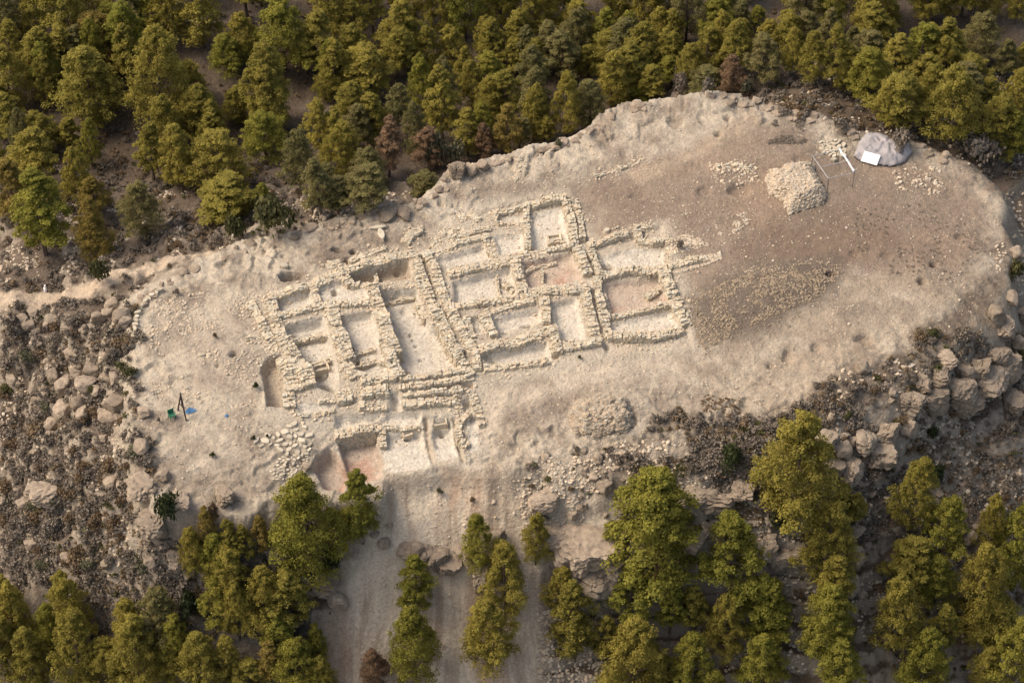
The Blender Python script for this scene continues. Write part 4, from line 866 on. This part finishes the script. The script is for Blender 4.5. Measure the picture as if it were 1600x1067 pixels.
TREES += RG([(20,640,800,110),(75,690,960,170),(40,800,1060,190),(150,850,1090,160),(310,640,900,180),(340,800,1080,190),(240,750,960,140),(660,700,930,170),(560,745,960,150),(590,830,1100,220),(440,910,1110,190),(750,810,1000,140),
 (860,880,1090,180),(945,870,1060,110),(720,930,1090,130),(815,410,610,110),(870,345,480,80,'y'),(965,390,560,90),(1025,395,560,80),(1090,365,520,80,'y'),(920,460,640,150,'b'),(960,520,740,180),(910,660,850,130),(1000,640,880,130),
 (1100,620,850,170),(1190,610,850,190),(1160,800,960,130),(1325,740,980,90,'b'),(1150,905,1080,110,'y'),(1040,960,1110,160),(1260,910,1130,200,'b'),(1350,980,1140,130)], 0, 667, 2.667)
TREES += RG([(240,240,620,285,'b'),(445,180,470,150,'b'),(670,570,770,140,'b'),(668,715,1070,190,'b'),(930,370,610,135,'b'),(1040,520,790,180),(970,750,1015,205),(1165,385,570,115),(500,935,1070,110,'p')], 400, 667, 2.667)
TREES += RG([(595,245,650,380,'b'),(590,455,690,120,'p'),(1165,8,400,330),(905,420,730,240),(490,610,810,190,'b'),(655,640,850,110),(760,610,860,115),(260,650,960,170),(200,600,760,130),(385,760,970,110),(490,860,1130,260),(880,710,980,160),
 (1060,645,890,200),(750,890,1110,180),(1035,880,1110,185,'b'),(630,980,1140,140),(1295,345,640,220),(1335,540,770,150),(1310,700,970,220),(1370,910,1120,160,'b'),(1370,240,390,90),(1430,280,410,80),(850,1040,1150,80)], 800, 667, 2.667)
TREES += RG([(475,340,555,140),(560,475,680,140,'b'),(450,600,770,150),(545,650,810,130,'b'),(420,740,970,150),(560,770,970,95),(500,920,1110,160,'b'),(735,440,640,105),(815,480,760,160),(695,650,900,165),(740,790,930,200),(800,880,1110,160,'b'),
 (710,920,1110,95),(10,740,930,110,'b')], 1200, 567, 2.134)
ORD = ['first','second','third','fourth','fifth','sixth','seventh','eighth','ninth','tenth','eleventh','twelfth','thirteenth','fourteenth','fifteenth','sixteenth','seventeenth','eighteenth','nineteenth','twentieth']
zones = [(lambda x, y: y < 60 and x < 400, 'along the top edge at far left'),(lambda x, y: y < 60 and x < 800, 'along the top edge left of centre'),(lambda x, y: y < 60 and x < 1200, 'along the top edge right of centre'),(lambda x, y: y < 60, 'along the top edge at far right'),
 (lambda x, y: y < 330 and x < 150 and y < 170, 'in the upper left corner'),(lambda x, y: x < 180 and y < 420, 'above the footpath at the left edge'),(lambda x, y: x < 420 and y < 180, 'around the upper left clearing'),(lambda x, y: x < 420 and y < 400, 'on scrub behind the left rim'),
 (lambda x, y: x < 700 and y < 130, 'mid-forest left of centre'),(lambda x, y: x < 700 and y < 230, 'in the forest behind the trench room'),(lambda x, y: x < 760 and y < 420, 'nearest the rim, left of centre'),
 (lambda x, y: x < 1050 and y < 130, 'mid-forest right of centre'),(lambda x, y: x < 1050 and y < 300, 'close behind the high back rim'),(lambda x, y: x < 1300 and y < 300, 'behind the right back rim'),(lambda x, y: x >= 1300 and y < 150, 'in the upper right forest'),(lambda x, y: y < 420, 'behind the tarp at the right edge'),
 (lambda x, y: x < 280 and y < 1500, 'in the lower left corner thicket'),(lambda x, y: x < 600 and y < 920, 'between left boulders and dirt slope'),(lambda x, y: x < 560, 'at the bottom, left of dirt slope'),(lambda x, y: x < 850, 'growing on the dirt slope'),
 (lambda x, y: x < 1120, 'under the layered rock face'),(lambda x, y: x < 1340, 'around the reddish lower right ledge'),(lambda x, y: True, 'in the lower right corner')]
CN = {'': 'olive green pine', 'y': 'yellowing pine', 'g': 'dusty pale green pine', 'b': 'bright green pine', 'p': 'pinkish brown dying pine', 'd': 'dead rusty red pine'}
MT = {'': LEAF, 'y': LEAFY, 'g': LEAFG, 'b': LEAFB, 'p': LEAFD, 'd': LEAFD}
def inplat(p): return bil(INFO['inn'], p[:, 0], p[:, 1]) > .5
placed = []
bx_ = np.array([t[0] for t in TREES]); by_ = np.array([t[2] for t in TREES]); bp_ = P(bx_, by_)
for _ in range(12):
    bad = inplat(bp_)
    bad[NB:] = False
    if not bad.any(): break
    by_[bad] -= 5; bp_[bad] = P(bx_[bad], by_[bad])
zc = {}
for i, t in enumerate(TREES):
    px, top, bot, wd = t[:4]; k = t[4] if len(t) > 4 else ''
    z = next(j for j, (f_, n_) in enumerate(zones) if f_(px, (top+bot)/2)); zc.setdefault((z, k), []).append((px, i))
lab = {}
for (z, k), l in zc.items():
    l.sort()
    for r, (px, i) in enumerate(l):
        lab[i] = f"{CN[k]} {zones[z][1]}" + ('' if len(l) == 1 else f", {ORD[min(r, 19)]} from left")
for i, t in enumerate(TREES):
    px, top, bot, wd = t[:4]; k = t[4] if len(t) > 4 else ''
    p = bp_[i]; dist = np.linalg.norm(p-CAM); ppm = F/dist; el = math.asin((CAM[2]-p[2])/dist)
    hpx = max(20, by_[i]-top); h = hpx/(ppm*math.cos(el)); rad_ = wd/2/ppm
    rad_ *= 1.13 if i < NB else 1.10; h *= 1.10
    h = min(max(h, 1.9*rad_), 5.2*rad_)
    h = max(2.5, h*1.02-rad_*.25)
    cr_, tr_, H0, R0 = PV[RND.randrange(len(PV))] if wd < 90 else PV[RND.choice([2, 7, 5])]
    r = ob('pine_tree', None, loc=(p[0], p[1], p[2]-.05), rz=RND.uniform(0, 6.3), sc=(rad_/R0*1.15, rad_/R0*1.15, h/H0)); tag(r, lab[i], 'tree', 'pine trees around the hilltop')
    c = ob('crown', cr_, r); mat_obj(c, MT[k] if not (k == '' and RND.random() < .22) else LEAFG if RND.random() < .4 else LEAFB); ob('trunk', tr_, r); placed.append((p[0], p[1], rad_))
# the listed shrubs
BM = {'g': SHG, 'b': SHB, 'o': SHO, 'd': SHD, 'w': leaf_mat('grey_green_scrub', (.12,.115,.07), (.15,.14,.085), .1)}
SHR = [(620,372,150,42,44,'x')][0:0]
for px, py, w_, hh, k, lb in [(425,368,96,60,'o','broad green bushy shrub at the back rim, wider than any other'),(365,376,44,40,'o','small round green shrub left of the broad bushy one'),(157,447,40,44,'o','light green shrub beside the footpath on the left'),
  (715,258,46,40,'w','grey leafless shrub at the back rim corner'),(685,262,44,56,'w','grey shrub left of the leafless one at the rim corner'),(872,230,16,14,'w','small round grey shrub alone on the back rim'),(1064,148,46,34,'g','large grey shrub behind the highest point of the rim'),
  (1106,146,32,26,'g','smaller grey shrub right of the large one on the rim'),(1166,150,38,28,'w','grey green shrub in front of the rusty dead pine'),(1063,388,16,14,'g','lone dark shrub right of the earth block'),(400,608,13,12,'d','small dark green shrub beside the sunken ditch'),
  (262,818,56,48,'d','large dark green shrub beside the leaning boulder'),(300,968,52,50,'d','very dark green shrub between boulders and lower pines'),(1142,732,52,36,'d','grey green shrub on the stony front slope'),(1222,825,50,34,'d','dark shrub behind the reddish ledge'),
  (1462,752,38,26,'d','deep green shrub above the right flank path'),(518,895,40,40,'d','dark shrub under the big bushy pine'),(337,822,24,40,'b','tall brown shrub near the left pines'),(1455,690,22,26,'d','dark shrub against the right cliff'),(906,561,8,7,'d','tiny green tuft on the earth path below the lane'),
  (1405,232,50,30,'g','grey scrub bush just behind the tarp'),(1530,255,80,40,'g','broad grey scrub bush right of the tarp'),(1310,205,34,22,'g','grey scrub bush left of the tarp on the rim'),(1585,440,40,34,'o','pale green shrub at the right edge of the hilltop'),
  (397,688,10,9,'d','little dark shrub left of the stone spread'),(418,683,6,6,'d','tiny dark shrub touching the stone spread'),(333,714,12,9,'o','small olive tuft below the path on pale ground'),(249,660,8,9,'g','small grey tuft left of the green crate'),(336,528,10,9,'b','small brown tuft in the middle of the left rough ground'),
  (277,461,16,11,'g','grey tuft inside the left rim stones'),(738,784,11,9,'b','brown tuft at the top of the dirt slope'),(686,772,14,11,'w','grey tuft in the dirt slope, upper one'),(1283,290,8,7,'b','small dry tuft beside the tall stone heap')]:
    p = P([px], [py])[0]; r = w_/17/2; o = ob('shrub', RND.choice(BV), loc=(p[0], p[1], p[2]-.08), rz=RND.uniform(0, 6), sc=(r*1.05, r, max(.5*r, hh/12*1.05))); mat_obj(o, BM[k]); tag(o, lb, 'shrub')
spec = [(95,(0,470,235,920),'dry grey brown shrub on the rocky left flank','dry shrubs on the left flank',16,44),(58,(1200,500,1600,830),'dry dark shrub on the steep right flank','dry shrubs on the right flank',12,36),(30,(820,690,1240,830),'low dry shrub on the stony front slope','dry shrubs on the front slope',8,20),
        (45,(0,260,480,470),'dry shrub on scrub behind the left rim','dry shrubs behind the left rim',10,26),(28,(1180,120,1600,250),'dry shrub behind the right part of the rim','dry shrubs behind the right rim',10,24)]
for n, reg, lb, gr, s0, s1 in spec:
    for px, py, p in scatter(n, reg):
        wpx = RND.uniform(s0, s1); r = wpx/17/2; o = ob('shrub', RND.choice(BV), loc=(p[0], p[1], p[2]-.08), rz=RND.uniform(0, 6), sc=(r, r, r*RND.uniform(.9, 1.5)))
        k = RND.choice('ggggbbbow'); mat_obj(o, BM[k]); tag(o, lb, 'shrub', gr)
# low scrub and dry grass that nobody could count
bl = [bush(80+i, n=81) for i in range(6)]
def frontok(q): return np.where((q[:, 0] > 1) & (q[:, 0] < 24) & (q[:, 1] < -10) & (q[:, 1] > -24), fbm(q[:, 0], q[:, 1], 2.2, 499, 3) > .05, True)
def scrub(n, regs, mat, name, label, s0=.25, s1=.7, thr=-.2, seed=401):
    V = []; Fq = []; T = []; k = 0; per = n//len(regs)
    for reg in regs:
        for px, py, p in scatter(per, reg, lambda q: (fbm(q[:, 0], q[:, 1], 3.5, seed, 3) > thr) & frontok(q)):
            v, f, t = bl[RND.randrange(6)]; s = s0+(s1-s0)*RND.random()**1.5; a = RND.uniform(0, 6.3); c, sn = math.cos(a), math.sin(a)
            v = v*np.array([s, s, s*RND.uniform(.7, 1.3)]); v = np.stack([v[:, 0]*c-v[:, 1]*sn+p[0], v[:, 0]*sn+v[:, 1]*c+p[1], v[:, 2]+p[2]-.05], 1)
            V.append(v); Fq.append(f+k); k += len(v); T.append(t*RND.uniform(.7, 1.25))
    tag(ob(name, mkmesh(name, np.concatenate(V), np.concatenate(Fq), mat, np.concatenate(T))), label, 'scrub', kind='stuff')
RG_ = [(0,470,240,1000),(0,760,520,1000),(1230,520,1600,850),(820,690,1260,840),(0,200,520,480),(1150,100,1600,280),(240,790,520,960)]
RG_[3:4] = [(980,600,1300,800),(820,690,1240,830)]
scrub(6600, RG_+[(0,470,240,960)], SHG, 'dry_scrub', 'low dry grey scrub covering the flanks of the hill', .25, .75, -.25, 401)
scrub(3000, RG_+[(0,0,1600,300),(0,0,600,400),(900,850,1600,1067)], SHB, 'brown_undergrowth', 'low brown undergrowth on the flanks and forest floor', .2, .6, -.15, 433)
scrub(700, RG_+[(0,0,1600,300),(900,850,1600,1067)], SHO, 'olive_undergrowth', 'low olive undergrowth on the flanks and forest floor', .2, .6, .0, 455)
def patch(n, poly, mat, name, label, s0, s1, thr):
    q = W(poly); x0, y0 = q.min(0); x1, y1 = q.max(0); pts = NR.uniform((x0, y0), (x1, y1), (n*5, 2)); ok = (sdf(q, pts[:, 0], pts[:, 1]) < 0) & (fbm(pts[:, 0], pts[:, 1], 2.5, 475, 3) > thr); pts = pts[ok][:n]
    V = []; Fq = []; T = []; k = 0
    for x, y in pts:
        v, f, t = bl[RND.randrange(6)]; s = RND.uniform(s0, s1); v = v*np.array([s, s, s*.6])+np.array([x, y, float(gz(x, y))-.03]); V.append(v); Fq.append(f+k); k += len(v); T.append(t)
    tag(ob(name, mkmesh(name, np.concatenate(V), np.concatenate(Fq), mat, np.concatenate(T))), label, 'scrub', kind='stuff')
patch(240, [(1340,320),(1500,320),(1545,400),(1480,440),(1400,430),(1330,380)], SHG, 'dry_tufts', 'sparse grey tufts on the brown soil at the right of the hilltop', .08, .22, -.1)
patch(120, [(1190,190),(1250,185),(1260,225),(1200,225)], SHG, 'heath_tufts', 'dark dry tufts behind the loose buff stones', .15, .35, -.1)
patch(140, [(1085,610),(1150,600),(1160,645),(1100,650)], SHB, 'grass_tufts', 'brown tufts on the pale ground below the right rooms', .1, .25, .1)

# ------------------------------------------------------------------ tarpaulin, board, frame, tripod, crate, cloth, marker
def tube_mesh(segs, mat, name, sg=8):
    tv = []; tf = []
    for a, b, r in segs:
        a = np.array(a, float); b = np.array(b, float); dz = (b-a)/np.linalg.norm(b-a); x = np.cross(dz, (.31, .2, .93) if abs(dz[2]) < .9 else (1, 0, 0)); x /= np.linalg.norm(x); y = np.cross(dz, x); n0 = len(tv)
        for q in (a, b):
            for j in range(sg): t_ = 2*math.pi*j/sg; tv.append(q+(x*math.cos(t_)+y*math.sin(t_))*r)
        for j in range(sg): tf.append((n0+j, n0+(j+1) % sg, n0+sg+(j+1) % sg, n0+sg+j))
        tf.append(tuple(range(n0+sg-1, n0-1, -1))); tf.append(tuple(range(n0+sg, n0+2*sg)))
    return mkmesh(name, tv, tf, mat)
TARP = plain('grey_tarpaulin', (.30,.275,.27), .6, .25, 0, .12, 1.2); WHITEB = plain('white_board', (.82,.81,.78), .5, .3, 0, .03)
DSTEEL = plain('dark_steel', (.09,.09,.095), .6); STEEL = plain('galvanised_steel', (.42,.42,.42), .5, .4, .5); DARKW = plain('dark_wood', (.045,.035,.035), .7); GREENP = plain('green_plastic', (.03,.13,.075), .5, .3)
BLUEC = plain('blue_cloth', (.08,.17,.30), .8, .1, 0, .4, 5); ROLL = plain('pale_grey_sheeting', (.55,.55,.56), .55, .25)
tp = W([(1333,246),(1340,226),(1352,212),(1372,212),(1395,222),(1420,227),(1426,241),(1415,254),(1398,262),(1370,258),(1345,252)]); c0 = tp.mean(0)
xs = np.linspace(tp[:, 0].min()-.1, tp[:, 0].max()+.1, 84); ys = np.linspace(tp[:, 1].min()-.1, tp[:, 1].max()+.1, 60); TX, TY = np.meshgrid(xs, ys)
sd = -sdf(tp, TX, TY); hgt = .78*np.clip(sd/.9, 0, 1)**.5
fold = 1-np.abs(fbm(TX*1.3+TY*.5, TY*.8, 1.6, 501, 4, .55)); hgt = hgt*(.70+.42*fold+.18*fbm(TX, TY, 2.6, 502, 2))
hgt += (.10*(1-np.abs(fbm(TX*2+TY, TY*1.2-TX*.5, .9, 503, 4, .6)))-.08)*(sd > .05); TZ = gz(TX, TY)+.05+hgt; ins = sd > -.02
ii = np.arange(TX.size).reshape(TX.shape); fq = [(ii[j, i], ii[j, i+1], ii[j+1, i+1], ii[j+1, i]) for j in range(TX.shape[0]-1) for i in range(TX.shape[1]-1) if ins[j, i] and ins[j, i+1] and ins[j+1, i+1] and ins[j+1, i]]
use = sorted({v for f in fq for v in f}); mp = {v: n for n, v in enumerate(use)}; vv = np.stack([TX.ravel(), TY.ravel(), TZ.ravel()], 1)[use]; org = np.array([c0[0], c0[1], float(gz(*c0))])
o = ob('tarpaulin', mkmesh('tarpaulin', vv-org, [tuple(mp[v] for v in f) for f in fq], TARP, None, True), loc=org); tag(o, 'crumpled grey tarpaulin draped over a mound at the right of the hilltop', 'tarpaulin')
sm = o.modifiers.new('thick', 'SOLIDIFY'); sm.thickness = .02
for (px, py) in ((1389,250),):
    p = W([(px, py)])[0]; 
def tz(x, y):
    j = int(np.argmin(abs(ys-y))); i = int(np.argmin(abs(xs-x))); return float(TZ[j, i])
def hit_tarp(px, py):                         # where the board's corner rests on the cover
    f = lambda x, y: np.array([max(tz(a, b) if tp[:, 0].min() < a < tp[:, 0].max() and tp[:, 1].min() < b < tp[:, 1].max() else -9, float(gz(a, b))) for a, b in zip(x, y)]); return march(f, [px], [py], 4, -3, 60)[0]
bc = [hit_tarp(*q) for q in ((1345,252),(1370,259),(1374,244),(1351,236))]; bn = np.cross(bc[1]-bc[0], bc[3]-bc[0]); bn /= np.linalg.norm(bn); bn = bn if bn[2] > 0 else -bn
m_ = np.mean(bc, 0); q4 = [c+bn*.10 for c in bc]; q4[2] = q4[0]+(q4[1]-q4[0])+(q4[3]-q4[0]); bv = [c-m_ for c in q4]+[c+bn*.05-m_ for c in q4]
o = ob('white_board', mkmesh('white_board', bv, [(0,3,2,1),(4,5,6,7),(0,1,5,4),(1,2,6,5),(2,3,7,6),(3,0,4,7)], WHITEB), loc=m_); tag(o, 'bright white rectangular board lying on the grey tarpaulin', 'board')
# frame: posts' feet
fh = 2.0
feet = P([1267,1292,1332,1309], [268,303,293,258]); 
r = ob('metal_frame', None, loc=feet.mean(0)); tag(r, 'thin open metal frame of four posts beside the tall stone heap', 'frame'); fc = feet.mean(0)
tops = [np.array([p[0], p[1], p[2]+fh]) for p in feet]
for p, t_ in zip(feet, tops): ob('post', tube_mesh([(p-fc, t_-fc, .035)], DSTEEL, 'post'), r)
for a, b in ((0, 1), (1, 2), (0, 3)): ob('rail', tube_mesh([(tops[a]-fc, tops[b]-fc, .03)], STEEL, 'rail'), r)
ob('rail', tube_mesh([((tops[0]+tops[1])/2-fc, (tops[2]+tops[3])/2-fc, .03)], STEEL, 'rail'), r)
ob('rail', tube_mesh([(tops[3]-fc, tops[2]-fc, .03)], STEEL, 'rail'), r)
segs = []; A_, B_ = tops[3]-np.array([0, 0, 0]), tops[2]
m = 14; pv = None
for k in range(m+1):
    q = A_*(1-k/m)+B_*k/m+np.array([RND.uniform(-.03, .03), RND.uniform(-.03, .03), .1+RND.uniform(-.02, .02)])
    if pv is not None: segs.append((pv, q, .11+RND.uniform(-.02, .03)))
    pv = q
o = ob('rolled_sheet', mkmesh('x', [(0, 0, 0)], [], ROLL)); bpy.data.objects.remove(o)
o = ob('rolled_sheet', tube_mesh([(a-B_, b-B_, r_) for a, b, r_ in segs], ROLL, 'rolled_sheet', 10), loc=B_); tag(o, 'pale rolled sheet tied along the right rail of the metal frame', 'sheeting')
# tripod
fe = P([291,278,285], [657,641,636]); top_ = fe[0]+np.array([-.3, .5, 2.9])
r = ob('wooden_tripod', None, loc=fe[0]); tag(r, 'tall dark three-legged sieve stand on the left rough ground', 'tripod')
for p in fe: ob('leg', tube_mesh([(p-fe[0], top_-fe[0]+(top_-p)*.06, .07)], DARKW, 'leg'), r)
ob('crossbar', tube_mesh([((fe[1]*.55+top_*.45)-fe[0], (fe[0]*.5+top_*.5)-fe[0], .045)], DARKW, 'crossbar'), r)
def blob(px_l, mat, name, label, cat, h=.12):
    q = P([a for a, b in px_l], [b for a, b in px_l]); c = q.mean(0); n = len(q); v = []; f = []
    for rr, hh in ((1, .0), (.95, h*.6), (.6, h), (.2, h*.8)):
        for p in q: e = c+(p-c)*rr; v.append((e[0]-c[0], e[1]-c[1], float(gz(e[0], e[1]))-c[2]+.03+hh+RND.uniform(-.02, .02)))
    for l in range(3): f += [(l*n+i, l*n+(i+1) % n, (l+1)*n+(i+1) % n, (l+1)*n+i) for i in range(n)]
    f.append(tuple(range(3*n, 4*n))); return tag(ob(name, mkmesh(name, v, f, mat), loc=c), label, cat)
blob([(291,641),(296,637),(303,638),(308,641),(304,644),(298,646),(293,647),(289,645)], BLUEC, 'blue_cloth', 'faded blue cloth lying on the ground behind the tripod', 'cloth', .04)
blob([(351,649),(354,647),(357,649),(356,652),(352,652)], BLUEC, 'blue_rag', 'tiny blue scrap right of the tripod', 'cloth', .08)
p = P([269], [653])[0]; r = ob('green_chair', None, loc=p, rz=.5); tag(r, 'small green plastic chair beside the tripod', 'chair')
def box(name, x0, x1, y0, y1, z0, z1, mat, par):
    v = [(x, y, z) for z in (z0, z1) for y in (y0, y1) for x in (x0, x1)]; return ob(name, mkmesh(name, v, [(0,2,3,1),(4,5,7,6),(0,1,5,4),(2,6,7,3),(0,4,6,2),(1,3,7,5)], mat), par)
box('seat', -.28, .28, -.27, .27, .40, .46, GREENP, r); box('backrest', -.28, .28, .24, .30, .47, .92, GREENP, r)
for sx in (-1, 1):
    box('armrest', sx*.30-.03, sx*.30+.03, -.24, .22, .62, .66, GREENP, r)
    for sy in (-1, 1): box('leg', sx*.24-.03, sx*.24+.03, sy*.22-.03, sy*.22+.03, 0, .398, GREENP, r)
p = P([71], [455])[0]
o = ob('marker_stone', tube_mesh([((0, 0, -.1), (0, 0, .45), .16), ((0, 0, .45), (.03, 0, .8), .09)], WHITEB, 'marker_stone', 6), loc=p); tag(o, 'small white upright marker beside the footpath on the left', 'marker')
print('objects', len(bpy.data.objects), 'stones')
